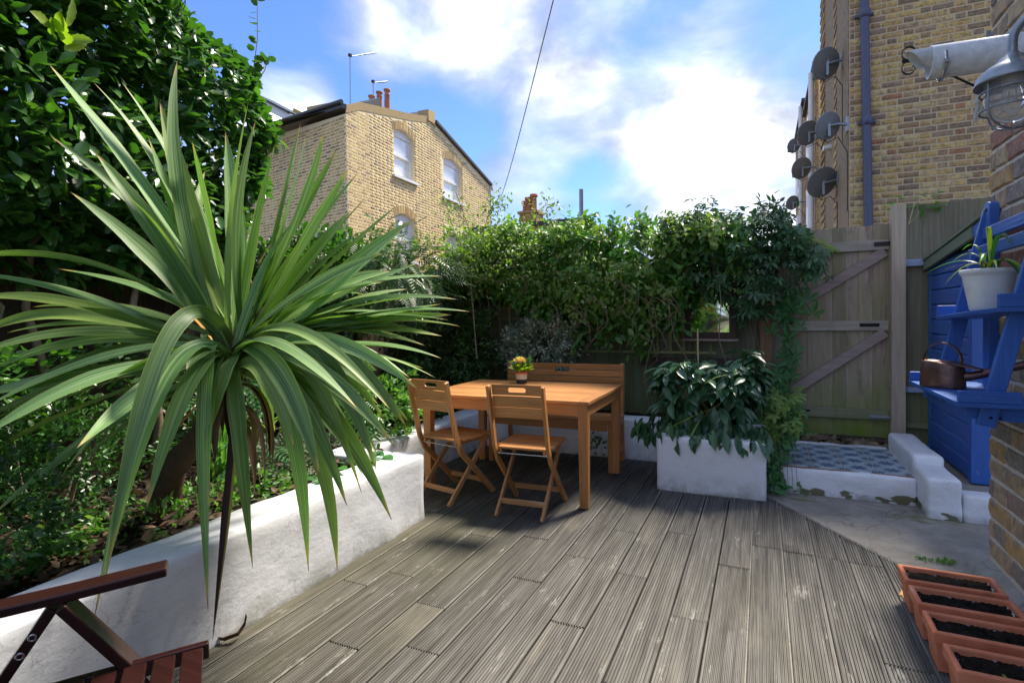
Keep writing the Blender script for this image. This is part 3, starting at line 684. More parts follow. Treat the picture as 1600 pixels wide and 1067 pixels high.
# block planter on the deck's far edge
t = thing('block_planter', 'square white rendered planter box holding the dark glossy shrub', 'planter', (-.36, 4.5, 0))
for lo, hi in (((-.735, 4.205, -.03), (.02, 4.36, .40)), ((-.735, 4.363, -.03), (-.60, 4.82, .398)), ((-.115, 4.363, -.03), (.018, 4.82, .398)), ((-.735, 4.823, -.03), (.02, 4.96, .397))): rough_box(lo, hi).build('side_wall', M['white'], t)
mb = MB(); mb.box((-.61, 4.35, .30), (-.10, 4.83, .37)); mb.build('soil_fill', M['soil'], t)

# tiled step in front of the gate
step = thing('tiled_step', 'low white painted step topped with blue patterned tiles in front of the gate', 'step', (.5, 4.95, 0))
rough_box((.02, 4.515, -.03), (.958, 5.52, .172), amp=.007).build('step_block', M['white_old'], step)
mb = MB(); mb.box((.135, 4.56, .14), (.938, 5.36, .1785)); mb.build('grout_bed', M['tile_grout'], step)
tb = MB(); tb.box((-.096, -.096, -.004), (.096, .096, .004)); tme = None
for i in range(4):
    for j in range(4):
        if tme is None: o = tb.build('tile', M['tile'], step, bevel=.002, seg=1); tme = o.data
        else: o = link('tile', tme, step)
        o.location = (.236+.2005*i, 4.66+.2*j, .1795)
mb = MB()
for x, a in ((.135, 0), (.938, 0)): pass
mb.beam((.1, 4.553, .172), (.945, 4.553, .172), .012, .010); mb.build('tile_edge_strip', plain('rusty_edge', (.25, .13, .08), .9), step)
# stepped low wall to the right of the step
wall_thing('stepped_wall', 'short stepped white painted wall between the tiled step and the blue shed', [((.96, 4.66, -.03), (1.14, 5.5, .30)), ((.958, 4.275, -.03), (1.143, 4.657, .245)), ((1.146, 4.28, -.03), (1.75, 4.44, .158))], M['white_old'])
mb = MB(); mb.box((1.146, 4.443, -.03), (2.6, 5.75, .125)); o = mb.build('shed_base', M['concrete'], bevel=.01); tag(o, kind='structure')
mb = MB(); mb.box((-.0, 5.525, -.03), (1.145, 6.6, .155)); o = mb.build('gateway_ground', M['soil']); tag(o, kind='structure')
n = 260; P = np.stack([rng.uniform(.1, 1.0, n), rng.uniform(5.53, 5.72, n), np.full(n, .165)], 1)
leaves('dead_stalks', M['stem'] and leafmat('straw_stalks', [(.20, .15, .09), (.32, .26, .16), (.12, .09, .06)], .8, 0, .2), 'small', P, rdir(n)*np.array([1, .6, .12]), rdir(n), .04+.10*rng.random(n))

# ---------------------------------------------------------------- house wall at the right
hw = thing('house_wall', 'weathered near brick house wall at the right edge of the garden', 'brick wall', (1.15, 2.0, 0))
mb = MB(); mb.box((1.032, -2.0, -.05), (1.36, 3.452, 6.2)); mb.build('mortar', M['mortar_near'], hw)
brickwork(hw, (1.032, 3.46, 0), (0, -1), .09, 5.6, 3.6, M['brick_near'], lambda u, z: True, 299, fine=True, depth=.009, jit=.002, course=.100, L=.27, gap=.017)
brickwork(hw, (1.36, 3.452, 0), (-1, 0), .09, 5.6, .33, M['brick_near'], lambda u, z: True, 0, depth=.008, course=.100, L=.27, gap=.017)
def skirtbox():
    mb = MB(); mb.prism([(1.03, 0), (.965, 0), (.975, .035), (1.03, .085)], -1.5, 3.47, lambda a, b, d: (a, d, b-.01)); mb.build('plinth', M['skirt'], hw)
skirtbox()

# ---------------------------------------------------------------- neighbouring tall building beyond the gate
NX, NY = 1.012, 8.15
nb = thing('tall_brick_house', 'tall mixed stock brick house rising behind the gate, lined with satellite dishes', 'house', (3.0, 10.0, 0))
mb = MB(); mb.box((NX, NY, -.05), (6.5, 11.6, 7.2)); mb.build('wall', [M['mortar_right']], nb)
brickwork(nb, (NX, NY, 0), (1, 0), .02, 7.15, 1.62, M['brick_right'], lambda u, z: True, 299, depth=.006, jit=.0008, gap=.0165)
mb = MB(); mb.box((NX-.012, NY+.02, 0), (NX-.001, 11.6, 7.15)); mb.build('flank_render', M['render'], nb)
mb = MB()                                        # rough coursing on the flank, seen at a slant
for z in np.arange(1.9, 7.0, .15): mb.box((NX-.035, 10.9, z), (NX-.013, 11.58, z+.065)); mb.box((NX-.025, 9.3, z+.075), (NX-.013, 9.62, z+.14))
mb.build('toothed_bricks', M['brick_right'], nb)['kind'] = 'stuff'
# drainpipe
def pipe_px(x, y): return at_y(x, y, NY-.075)
p0, p1 = pipe_px(1357, 352), pipe_px(1350, -30)
mb = MB(); mb.tube([(p0[0], NY-.075, 1.2), (p0[0], NY-.075, p0[2]), tuple(p1)], .048, 14); mb.build('drainpipe', M['drain'], nb)
for (qx, qy) in ((1355, 190), (1351, 22)):
    c = pipe_px(qx, qy); mb = MB(); mb.lathe([(.049, -.05), (.062, -.04), (.062, .04), (.054, .05)], c, 16); mb.build('pipe_collar', M['drain'], nb)
    mb = MB(); mb.box((c[0]-.10, NY-.05, c[2]-.015), (c[0]+.10, NY-.012, c[2]+.015)); mb.build('pipe_bracket', M['drain'], nb)
# further houses of the same terrace
def far_block(label, y0, y1, top, x=NX, roof=.25):
    t = thing('terrace_house', label, 'house', (x+2.5, (y0+y1)/2, 0), 'terrace houses down the alley')
    mb = MB(); mb.box((x, y0, -.05), (x+5, y1, top)); mb.build('wall', M['mortar_right'], t)
    brickwork(t, (x, y1, 0), (0, -1), 2.4, top, y1-y0, M['brick_right'], lambda u, z: True, 0, depth=.02, part='brick')
    mb = MB(); mb.box((x-.10, y0+.03, top+.001), (x+5, y1, top+.08)); mb.build('coping', M['slate'], t)
    for k in range(2):
        for zz in (3.0, 4.6):
            yy = y0+(y1-y0)*(.3+.4*k); w = MB(); w.box((x-.10, yy-.4, zz), (x-.021, yy+.4, zz+.12)); w.build('window_sill', M['white_frame'], t)
            w = MB(); w.box((x-.055, yy-.36, zz+.12), (x-.022, yy+.36, zz+1.2)); w.build('window', M['white_frame'], t)
    w = MB(); w.tube([(x-.10, y0+.4, .1), (x-.10, y0+.4, top)], .05, 8); w.build('drainpipe', M['white_frame'], t)
    return t
far_block('lower terrace house just beyond the tall brick house, second along the alley', 12.3, 15.5, 6.15)
far_block('farthest terrace house at the end of the alley, small in the distance', 15.6, 20.0, 6.6)

# ---------------------------------------------------------------- yellow brick house at the left
K = 1.15
HP = Vector((-7.43*K, 8.53*K, 0)); HR = Vector((-.051, .999, 0)).normalized(); HLd = Vector((-.978, .209, 0)).normalized(); HN = Vector((HR.y, -HR.x, 0)); HN2 = Vector((-.209, -.978, 0)).normalized()
zk = lambda z: 1.32+K*(z-1.32)
def hr(u, z, d=0): p = HP+HR*(u*K)+HN*d; return (p.x, p.y, zk(z))
def hl(u, z, d=0): p = HP+HLd*(u*K)+HN2*d; return (p.x, p.y, zk(z))
house = thing('yellow_brick_house', 'sunlit yellow brick house with sash windows and chimney pots beyond the left hedge', 'house', (HP.x-3, HP.y+4, 0))
prof = [(0, 5.50), (.42, 5.70), (1.3, 5.89), (2.34, 6.11), (3.2, 6.33), (3.25, 6.52), (3.45, 6.52), (3.5, 6.30), (4.24, 6.17), (5.8, 5.72), (6.95, 5.50)]
def topz(u):
    for (a, za), (b, zb) in zip(prof[:-1], prof[1:]):
        if a <= u <= b: return za+(zb-za)*(u-a)/(b-a)
    return 5.5
wins = [(1.64, 2.54, 4.56, 5.54, .13), (3.93, 5.03, 4.52, 5.50, .13), (1.64, 2.54, 2.66, 3.62, .13), (4.03, 4.97, 2.80, 3.60, .04)]
def wtop(w, u): return w[3]+w[4]*(1-((u-(w[0]+w[1])/2)/((w[1]-w[0])/2))**2)
mb = MB(); du = .05; u = 0
while u < 6.95-1e-6:
    u2 = min(u+du, 6.95); um = (u+u2)/2; segs = [(-1.1, None)]; cur = -1.1; cuts = sorted([(w[2], w) for w in wins if w[0] < um < w[1]], key=lambda q: q[0]); spans = []
    for zb, w in cuts: spans.append((cur, cur, zb, zb)); cur = (w, u, u2); spans[-1] = (spans[-1][0], None, zb, zb)
    lo = -1.1; lo2 = -1.1
    for zb, w in cuts:
        mb.add([hr(u, lo), hr(u2, lo2), hr(u2, zb), hr(u, zb)], [(0, 1, 2, 3)]); lo = wtop(w, u); lo2 = wtop(w, u2)
        mb.add([hr(u, lo), hr(u2, lo2), hr(u2, lo2, -.35), hr(u, lo, -.35)], [(0, 1, 2, 3)])
    mb.add([hr(u, lo), hr(u2, lo2), hr(u2, topz(u2)), hr(u, topz(u))], [(0, 1, 2, 3)]); u = u2
for w in wins:
    for uu in (w[0], w[1]): mb.add([hr(uu, w[2]), hr(uu, w[3]), hr(uu, w[3], -.35), hr(uu, w[2], -.35)], [(0, 1, 2, 3)])
    mb.add([hr(w[0], w[2]), hr(w[1], w[2]), hr(w[1], w[2], -.35), hr(w[0], w[2], -.35)], [(0, 1, 2, 3)])
mb.add([hl(0, -1.1), hl(4.2, -1.1), hl(4.2, 5.52), hl(0, 5.36)], [(0, 1, 2, 3)])
far = hr(6.95, 5.5); e1 = Vector(hr(6.95, -1.1)); e2 = Vector(hl(4.2, -1.1)); k4 = e1+Vector((-5.2, 1.0, 0))
mb.add([hr(6.95, -1.1), tuple(k4), (k4.x, k4.y, zk(5.5)), hr(6.95, 5.5)], [(0, 1, 2, 3)])
mb.build('wall', M['mortar_left'], house)
def ins(u, z):
    u /= K; z = 1.32+(z-1.32)/K
    if z > topz(u)-.16: return False
    return not any(w[0]-.05 < u < w[1]+.05 and w[2]-.03 < z < wtop(w, u)+.20 for w in wins)
brickwork(house, HP, HR, zk(1.9), zk(6.6), 6.95*K, M['brick_left'], ins, 299, depth=.004, course=.0735, jit=.0006, gap=.022)
st = HP+HLd*(4.2*K)
brickwork(house, st, -HLd, zk(2.0), zk(5.30), 4.2*K, M['brick_left'], lambda u, z: True, 0, depth=.004, course=.0735, gap=.022)
mb = MB()                                        # soldier arches over the windows
for w in wins[:3]:
    nn = 15
    for i in range(nn):
        u_ = w[0]-.03+(w[1]-w[0]+.06)*(i+.5)/nn; lean = (i-(nn-1)/2)*.006; z_ = min(wtop(w, min(max(u_, w[0]), w[1])), 9)
        a = Vector(hr(u_, z_+.01, .004)); b = Vector(hr(u_+lean, z_+.185, .004)); mb.beam(a, b, .012, .045, up=HR)
mb.build('window_arch', M['brick_left'], house)
for i, w in enumerate(wins):
    fr = MB(); wid = .055; ztop = w[3]; zm = (w[2]+w[3])/2+.02
    def bar(u0, z0, u1, z1, d0, d1):
        a = [hr(u0, z0, d0), hr(u1, z0, d0), hr(u1, z1, d0), hr(u0, z1, d0), hr(u0, z0, d1), hr(u1, z0, d1), hr(u1, z1, d1), hr(u0, z1, d1)]
        fr.add(a, [(0, 1, 2, 3), (7, 6, 5, 4), (0, 4, 5, 1), (1, 5, 6, 2), (2, 6, 7, 3), (3, 7, 4, 0)])
    bar(w[0], w[2], w[0]+wid, ztop+.02, -.20, -.11); bar(w[1]-wid, w[2], w[1], ztop+.02, -.20, -.11); bar(w[0], w[2]+.001, w[1], w[2]+wid, -.195, -.105)
    bar(w[0]+.002, zm-.025, w[1]-.002, zm+.025, -.197, -.10)
    pts = 8
    for q in range(pts):
        ua = w[0]+(w[1]-w[0])*q/pts; ub = w[0]+(w[1]-w[0])*(q+1)/pts; za, zb = wtop(w, ua), wtop(w, ub)
        a = [hr(ua, w[3]-.05, -.19), hr(ub, w[3]-.05, -.19), hr(ub, zb, -.19), hr(ua, za, -.19), hr(ua, w[3]-.05, -.10), hr(ub, w[3]-.05, -.10), hr(ub, zb, -.10), hr(ua, za, -.10)]
        fr.add(a, [(0, 1, 2, 3), (7, 6, 5, 4), (0, 4, 5, 1), (2, 6, 7, 3)])
    f = fr.build('window', M['white_frame'], house)
    for z0, z1, d in ((w[2]+wid, zm-.025, -.17), (zm+.025, w[3]-.05, -.14)):
        g_ = MB(); g_.add([hr(w[0]+wid, z0, d), hr(w[1]-wid, z0, d), hr(w[1]-wid, z1, d), hr(w[0]+wid, z1, d), hr(w[0]+wid, z0, d-.01), hr(w[1]-wid, z0, d-.01), hr(w[1]-wid, z1, d-.01), hr(w[0]+wid, z1, d-.01)], [(0, 1, 2, 3), (7, 6, 5, 4), (0, 4, 5, 1), (1, 5, 6, 2), (2, 6, 7, 3), (3, 7, 4, 0)]); g_.build('pane', M['pane'], f)
    s_ = MB(); a = [hr(w[0]-.06, w[2]-.06, -.12), hr(w[1]+.08, w[2]-.06, -.12), hr(w[1]+.08, w[2]-.004, -.12), hr(w[0]-.06, w[2]-.004, -.12), hr(w[0]-.06, w[2]-.06, .07), hr(w[1]+.08, w[2]-.06, .07), hr(w[1]+.08, w[2]-.004, .07), hr(w[0]-.06, w[2]-.004, .07)]
    s_.add(a, [(0, 1, 2, 3), (7, 6, 5, 4), (0, 4, 5, 1), (1, 5, 6, 2), (2, 6, 7, 3), (3, 7, 4, 0)]); s_.build('sill', M['white_frame'], f)
mb = MB()                                        # verge mortar along the shallow slope
pv = [q for q in prof if q[0] <= 3.2]
for (a, za), (b, zb) in zip(pv[:-1], pv[1:]):
    V = [hr(a, za-.13, -.01), hr(b, zb-.13, -.01), hr(b, zb+.03, -.01), hr(a, za+.03, -.01), hr(a, za-.13, .012), hr(b, zb-.13, .012), hr(b, zb+.03, .03), hr(a, za+.03, .03)]
    mb.add(V, [(0, 1, 2, 3), (7, 6, 5, 4), (0, 4, 5, 1), (2, 6, 7, 3), (1, 5, 6, 2), (3, 7, 4, 0)])
mb.build('verge', M['cap'], house)
mb = MB()                                        # parapet stub
V = [hr(3.15, 6.25, -.3), hr(3.48, 6.25, -.3), hr(3.48, 6.56, -.3), hr(3.15, 6.52, -.3), hr(3.15, 6.25, .05), hr(3.48, 6.25, .05), hr(3.48, 6.56, .05), hr(3.15, 6.52, .05)]
mb.add(V, [(0, 1, 2, 3), (7, 6, 5, 4), (0, 4, 5, 1), (1, 5, 6, 2), (2, 6, 7, 3), (3, 7, 4, 0)]); mb.build('parapet', M['cap'], house)
mb = MB()                                        # roof planes and verge board
V = [hr(3.5, 6.36, .10), hr(7.05, 5.50, .10), hr(3.5, 6.29, .10), hr(7.05, 5.43, .10), hr(3.5, 6.36, -5), hr(7.05, 5.50, -5), hr(3.5, 6.29, -5), hr(7.05, 5.43, -5)]
mb.add(V, [(0, 1, 3, 2), (4, 6, 7, 5), (0, 4, 5, 1), (2, 3, 7, 6), (0, 2, 6, 4), (1, 5, 7, 3)])
V = [hr(0, 5.48, 0), hr(1.3, 5.86, 0), hr(3.2, 6.3, 0), hr(3.2, 6.3, -5), hr(1.3, 5.86, -5), hr(0, 5.48, -5)]
mb.add(V, [(0, 1, 4, 5), (1, 2, 3, 4)])
mb.build('roof', M['slate'], house)
mb = MB(); mb.beam(hl(-.03, 5.48, .07), hl(2.7, 5.60, .07), .14, .11); mb.tube([hl(-.05, 5.54, .15), hl(2.7, 5.66, .15)], .055, 8); mb.build('gutter', M['gutter'], house)
mb = MB(); mb.tube([hr(7.0, 5.5, .05), hr(7.0, 5.3, .10)], .05, 8); mb.tube([hr(7.0, 5.42, .0), hr(7.0, 2.0, .0)], .035, 8); mb.build('downpipe', M['white_frame'], house)
# chimney: brick stack behind the verge
mb = MB(); cb = [Vector(hr(1.4, 5.8, -2.2)), Vector(hr(3.0, 5.8, -2.2))]
mb.beam((cb[0]+cb[1])/2+Vector((0, 0, -1.6)), (cb[0]+cb[1])/2+Vector((0, 0, .62)), .8, 1.7, up=HR); ch = mb.build('chimney', M['brick_right'], house)
mb = MB(); mb.beam(hr(3.05, 6.12, -.5)[0:3], hr(2.6, 6.72, -2.6), .5, .08); 
def pxh(x, y, dd=2.2):
    pl = HP-HN*dd; d = Vector(_ray(x, y).tolist()); t = (pl-Vector(EYE.tolist())).dot(HN)/d.dot(HN); return Vector(EYE.tolist())+d*t
pot_pts = [(581, 166, 150), (593, 160, 144), (605, 160, 140)]
for i, (x, yb, yt) in enumerate(pot_pts):
    b = pxh(x, yb); tp = pxh(x, yt); h_ = tp.z-b.z; q = MB(); r_ = .085
    q.lathe([(r_*1.1, -.4), (r_*1.1, 0), (r_*.95, h_*.5), (r_*1.15, h_*.55), (r_*.9, h_*.6), (r_*.95, h_*.8), (r_*1.25, h_*.85), (r_*1.35, h_*.97), (.02, h_)], b, 16); q.build('chimney_pot', M['terracotta_chimney'], ch)
# dark slate slopes seen behind the verge
for pts, nm in (([(572, 160), (593, 153), (594, 170), (572, 163)], 'flashing'), ([(650, 180), (668, 172), (669, 184), (655, 182)], 'flashing')):
    q = MB(); V = [pxh(x, y, .5) for x, y in pts]+[pxh(x, y, .5)-HN*.6 for x, y in pts]; q.add(V, [(0, 1, 2, 3), (7, 6, 5, 4), (0, 4, 5, 1), (1, 5, 6, 2), (2, 6, 7, 3), (3, 7, 4, 0)]); q.build(nm, M['slate'], house)
# white eaves of the next house glimpsed at far left
mb = MB(); a = Vector(hl(6.4, 8.35, -4)); 
p_a, p_b = at_y(405, 158, 15), at_y(470, 192, 15); mb.beam(p_a, p_b, 1.2, .30); mb.beam(Vector(p_a)+Vector((0, 0, .2)), Vector(p_b)+Vector((0, 0, .2)), 1.4, .10)
t = thing('white_eaved_house', 'white eaves of a house glimpsed between hedge and yellow brick house', 'house', (p_a[0], 15.6, 0))
mb2 = MB(); mb2.beam(p_a, p_b, 1.0, .28); mb2.build('eaves', M['white_frame'], t); mb2 = MB(); mb2.beam(Vector(p_a)+Vector((0, 0, .19)), Vector(p_b)+Vector((0, 0, .19)), 1.2, .08); mb2.build('gutter', M['gutter'], t)
mb2 = MB(); mb2.beam(Vector(p_a)+Vector((0, .7, -2.6)), Vector(p_b)+Vector((0, .7, -2.6)), .5, 5.2); mb2.build('wall', M['brick_left'], t)
# aerials on the roof
def aerial(label, px, yb, yt, arm, dd=2.0):
    b = pxh(px, yb, dd); tp = pxh(px, yt, dd); t = thing('tv_aerial', label, 'aerial', tuple(b), 'aerials on the yellow brick roof')
    q = MB(); q.tube([b-Vector((0, 0, .4)), tp], .014, 6); q.build('mast', M['galv'], t)
    e = pxh(px+arm[0], yt+arm[1], dd); q = MB(); q.tube([tp-Vector((0, 0, .05)), e], .009, 5)
    d = (e-tp)
    for k in range(1, 7): c = tp-Vector((0, 0, .05))+d*k/7; q.tube([c+HN*.09, c-HN*.09], .005, 4)
    q.build('boom', M['galv'], t); q = MB(); q.box(tp-Vector((.04, .04, .05)), tp+Vector((.04, .04, .02))); q.build('clamp', M['black_iron'], t)
aerial('taller roof aerial on a bare mast left of the chimney pots', 547, 168, 86, (44, -5), 1.8)
aerial('short roof aerial standing among the chimney pots', 583, 152, 127, (22, 0), 2.2)

# ---------------------------------------------------------------- low house in the middle distance
mh = thing('distant_brick_house', 'distant low brick house with a chimney stack showing above the climber', 'house', (-6.0, 17, 0))
a = at_y(905, 345, 16); b = at_y(745, 372, 16)
mb = MB(); mb.box((-9.2, 16, 0), (a[0], 19, 4.15)); mb.build('wall', M['mortar_right'], mh)
brickwork(mh, (-9.2, 16, 0), (1, 0), 3.0, 4.1, a[0]+9.2, M['brick_left'], lambda u, z: True, 0, depth=.012)
mb = MB(); mb.prism([(15.85, 4.16), (15.85, 4.24), (17.2, 4.42), (18.6, 4.24), (18.6, 4.16)], -9.3, a[0]+.05, lambda p, q, d: (d, p, q)); mb.build('roof', M['slate'], mh)
mb = MB(); mb.box((-9.3, 15.75, 4.13), (a[0]+.1, 15.845, 4.25)); mb.build('gutter', M['gutter'], mh)
c0 = at_y(812, 372, 16.3); c1 = at_y(838, 332, 16.3)
mb = MB(); mb.box((c0[0], 16.3, 3.9), (c1[0], 16.9, c1[2])); mb.box((c0[0]-.05, 16.25, c1[2]+.002), (c1[0]+.05, 16.95, c1[2]+.08)); ch = mb.build('chimney', M['brick_right'], mh)
for x, y in ((821, 315), (826, 309), (834, 304)):
    q = at_y(x, y, 16.5); mb = MB(); mb.lathe([(.10, -.6), (.09, -.1), (.13, -.08), (.13, 0), (.02, .01)], q, 12); mb.build('chimney_pot', M['terracotta_chimney'], ch)
q0 = at_y(908, 345, 14); q1 = at_y(908, 296, 14)
mb = MB(); mb.tube([(q0[0], 14, 0), (q1[0], 14, q1[2])], .055, 10); mb.box((q0[0]-.12, 13.9, -.06), (q0[0]+.12, 14.1, .05)); tag(mb.build('vent_pole', M['galv']), 'slim grey pole standing up beside the distant low house', 'pole')
# telephone wire crossing the sky
w0 = Vector(at_y(900, -140, 3.0).tolist()); w1 = Vector(at_y(776, 322, 20.0).tolist())
mb = MB(); mb.tube([w0.lerp(w1, k/24)-Vector((0, 0, .25*math.sin(PI*k/24))) for k in range(25)], [.004+.008*k/24 for k in range(25)], 6); tag(mb.build('telephone_wire', M['black_iron']), 'thin dark overhead wire slanting across the cloudy sky', 'wire')

# ================================================================ fences and gate
def board(parent, name, x0, x1, y, z0, z1, mat, th=.018, lean=0, share={}):
    mb = MB(); mb.box((x0, y, z0), (x1, y+th, z1)); o = mb.build(name, mat, parent, bevel=.002, seg=1); return o
random.seed(3)
FY = 5.78
# gate
gate = thing('garden_gate', 'weathered ledged and braced timber gate with green algae along its foot', 'gate', (.56, FY, .19))
x = .0788
while x < 1.0:
    w = .106; bi = globals().get('bi', 0)+1; board(gate, 'board', x, min(x+w, 1.0175), FY+(bi % 2)*.005+random.uniform(0, .001), .195, 2.085+random.uniform(-.004, .004), M['fence']); x += w-.005
for z, nm in ((1.905, 'rail'), (1.195, 'rail'), (.40, 'rail')):
    mb = MB(); mb.box((.09, FY-.030, z-.045), (1.01, FY-.002, z+.045)); mb.build(nm, M['rail'], gate, bevel=.003, seg=1)
mb = MB(); mb.beam((.10, FY-.017, 1.265), (.985, FY-.017, 1.845), .027, .085, up=(0, 0, 1)); mb.build('brace', M['brace'], gate, bevel=.003, seg=1)
mb = MB(); mb.beam((.10, FY-.017, .47), (.985, FY-.017, 1.135), .027, .085, up=(0, 0, 1)); mb.build('brace', M['brace'], gate, bevel=.003, seg=1)
for z in (1.935, .41):
    mb = MB(); mb.add([(.095, FY-.036, z-.018), (.40, FY-.036, z-.009), (.40, FY-.036, z+.009), (.095, FY-.036, z+.018), (.095, FY-.031, z-.018), (.40, FY-.031, z-.009), (.40, FY-.031, z+.009), (.095, FY-.031, z+.018)], [(0, 1, 2, 3), (7, 6, 5, 4), (0, 4, 5, 1), (1, 5, 6, 2), (2, 6, 7, 3), (3, 7, 4, 0)])
    for q in (.13, .22, .32): mb.lathe([(.007, 0), (.005, .004), (0, .005)], (q, FY-.036, z), 8, axis=(0, -1, 0))
    mb.build('hinge', M['black_iron'], gate)
mb = MB(); mb.box((.90, FY-.040, 1.895), (1.035, FY-.0345, 1.93)); mb.build('hasp', M['black_iron'], gate)
mb = MB(); mb.tube([(.86, FY-.05, .385), (1.02, FY-.05, .385)], .008, 8); mb.box((.87, FY-.045, .37), (1.0, FY-.031, .40)); mb.tube([(.89, FY-.05, .385), (.89, FY-.08, .37)], .006, 6); mb.build('bolt', M['galv'], gate)
mb = MB(); mb.tube([(.80, FY-.031, 1.2), (.80, FY-.055, 1.205), (.93, FY-.055, 1.205), (.93, FY-.031, 1.2)], .007, 6); mb.box((.79, FY-.036, 1.185), (.94, FY-.0305, 1.215)); mb.build('handle', M['black_iron'], gate)
q = at_y(1402, 386, FY-.09); t = thing('padlock', 'small brass padlock hanging on the black hasp of the gate', 'padlock', (q[0], q[1], q[2]-.03))
mb = MB(); mb.box((q[0]-.022, q[1]-.008, q[2]-.03), (q[0]+.022, q[1]+.008, q[2]+.006)); mb.build('lock_body', M['brass'], t, bevel=.003)
mb = MB(); mb.tube([(q[0]-.014, q[1], q[2]+.004)]+[(q[0]-.014*math.cos(a), q[1], q[2]+.022+.014*math.sin(a)) for a in np.linspace(0, PI, 7)]+[(q[0]+.014, q[1], q[2]+.004)], .004, 6); mb.build('shackle', M['steel'], t)
def post(label, x0, x1, y0, y1, z0, z1, mat): 
    mb = MB(); mb.box((x0, y0, z0), (x1, y1, z1)); o = mb.build('gate_post', mat, bevel=.004); return tag(o, label, 'post')
post('pale square timber gate post carrying the padlock side of the gate', 1.018, 1.122, FY-.10, FY, .10, 2.235, M['post'])
post('orange-brown timber post on the hinge side of the gate, half wrapped in creeper', -.02, .078, FY-.10, FY, .10, 1.95, M['post_orange'])
# fence to the right of the gate
rf = thing('panel_fence', 'green tinged vertical board fence between the pale post and the blue shed', 'fence', (1.5, FY, .1))
x = 1.128
while x < 2.3:
    w = .132; bi += 1; board(rf, 'board', x, x+w, FY+(bi % 2)*.005+random.uniform(0, .001), .12, 2.235+(x-1.1)*.02, M['fence_green']); x += w-.005
mb = MB(); mb.box((1.124, FY-.055, 1.705), (1.30, FY-.002, 1.762)); mb.build('rail', M['bluerail'], rf, bevel=.003, seg=1)
mb = MB(); mb.box((1.124, FY-.055, .615), (1.32, FY-.002, .66)); mb.build('rail', M['bluerail'], rf, bevel=.003, seg=1)
mb = MB(); mb.box((1.124, FY-.03, .30), (1.32, FY-.002, .345)); mb.build('rail', M['rail'], rf, bevel=.003, seg=1)
# back fence behind the climbers
bf = thing('back_fence', 'dark grey-green board fence behind the bench, mostly buried under climber', 'fence', (-2.0, FY, .1))
x = -4.0
while x < -.03:
    w = .143; bi += 1; board(bf, 'board', x, x+w, FY+(bi % 2)*.005+random.uniform(0, .001), .10, 1.90, M['fence_back']); x += w-.005
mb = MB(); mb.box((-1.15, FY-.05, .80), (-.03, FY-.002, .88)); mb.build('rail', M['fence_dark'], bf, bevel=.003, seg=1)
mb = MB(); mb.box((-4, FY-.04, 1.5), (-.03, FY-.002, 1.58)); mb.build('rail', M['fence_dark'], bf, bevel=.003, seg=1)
# trellis
tr = thing('trellis', 'square-grid wooden trellis fixed to the fence above the bench back', 'trellis', (-1.6, FY-.06, .9))
for i in range(19):
    x = -2.78+.128*i; mb = MB(); mb.box((x, FY-.072, .92), (x+.022, FY-.062, 1.78)); mb.build('slat', M['trellis'], tr)
for j in range(8):
    z = .925+.12*j; mb = MB(); mb.box((-2.82, FY-.0605, z), (-.42, FY-.052, z+.022)); mb.build('slat', M['trellis'], tr)
# dark fence along the left side of the garden
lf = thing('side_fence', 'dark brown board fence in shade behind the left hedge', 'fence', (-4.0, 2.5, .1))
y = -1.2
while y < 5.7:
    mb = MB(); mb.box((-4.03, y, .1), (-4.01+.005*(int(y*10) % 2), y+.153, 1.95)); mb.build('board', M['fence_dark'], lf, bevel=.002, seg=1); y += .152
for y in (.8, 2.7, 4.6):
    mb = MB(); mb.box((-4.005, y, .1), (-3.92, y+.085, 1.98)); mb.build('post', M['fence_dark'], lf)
# mirror
mc = Vector((-.47, 5.62, 1.08)); t = thing('garden_mirror', 'square mirror in a dark timber frame hung on the fence behind the climber', 'mirror', mc)
mw, mh_ = .49, .535; rm = Matrix.Rotation(R(-12), 3, 'Z')
def mbox(nm, lo, hi, mat, bev=.003):
    mb = MB(); mb.box((mc.x+lo[0], mc.y+lo[1], mc.z+lo[2]), (mc.x+hi[0], mc.y+hi[1], mc.z+hi[2]), rm, mc); mb.build(nm, mat, t, bevel=bev, seg=1)
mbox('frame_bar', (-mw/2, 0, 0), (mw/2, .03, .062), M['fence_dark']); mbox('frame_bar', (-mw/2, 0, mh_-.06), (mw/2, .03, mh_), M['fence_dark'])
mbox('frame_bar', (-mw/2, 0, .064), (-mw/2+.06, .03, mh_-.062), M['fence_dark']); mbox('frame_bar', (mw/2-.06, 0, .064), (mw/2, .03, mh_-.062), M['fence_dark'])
mbox('frame_ledge', (-mw/2-.02, -.03, -.022), (mw/2+.02, .03, -.002), M['brace']); mbox('glass', (-mw/2+.058, .012, .06), (mw/2-.058, .018, mh_-.058), M['mirror'], 0)

# ---------------------------------------------------------------- shed
shed = thing('garden_shed', 'bright blue timber shed with shiplap boards and mossy felt roof beside the gate', 'shed', (1.9, 5.2, .13))
SX, SY0, SY1, SZ = 1.315, 4.70, 5.70, .135
n = 13
def sheet_board(lo, hi, axis):
    """shiplap board: hollow top edge, flat face"""
    mb = MB()
    if axis == 'y':
        prof = [(0, 0), (-.018, 0), (-.018, .80), (-.006, 1.0), (0, 1.0)]; h = hi[2]-lo[2]
        mb.prism([(lo[0]+a, lo[2]+b*h) for a, b in prof], lo[1], hi[1], lambda a, b, d: (a, d, b))
    else:
        prof = [(0, 0), (-.018, 0), (-.018, .80), (-.006, 1.0), (0, 1.0)]; h = hi[2]-lo[2]
        mb.prism([(lo[1]+a, lo[2]+b*h) for a, b in prof], lo[0], hi[0], lambda a, b, d: (d, a, b))
    return mb
bh = .121
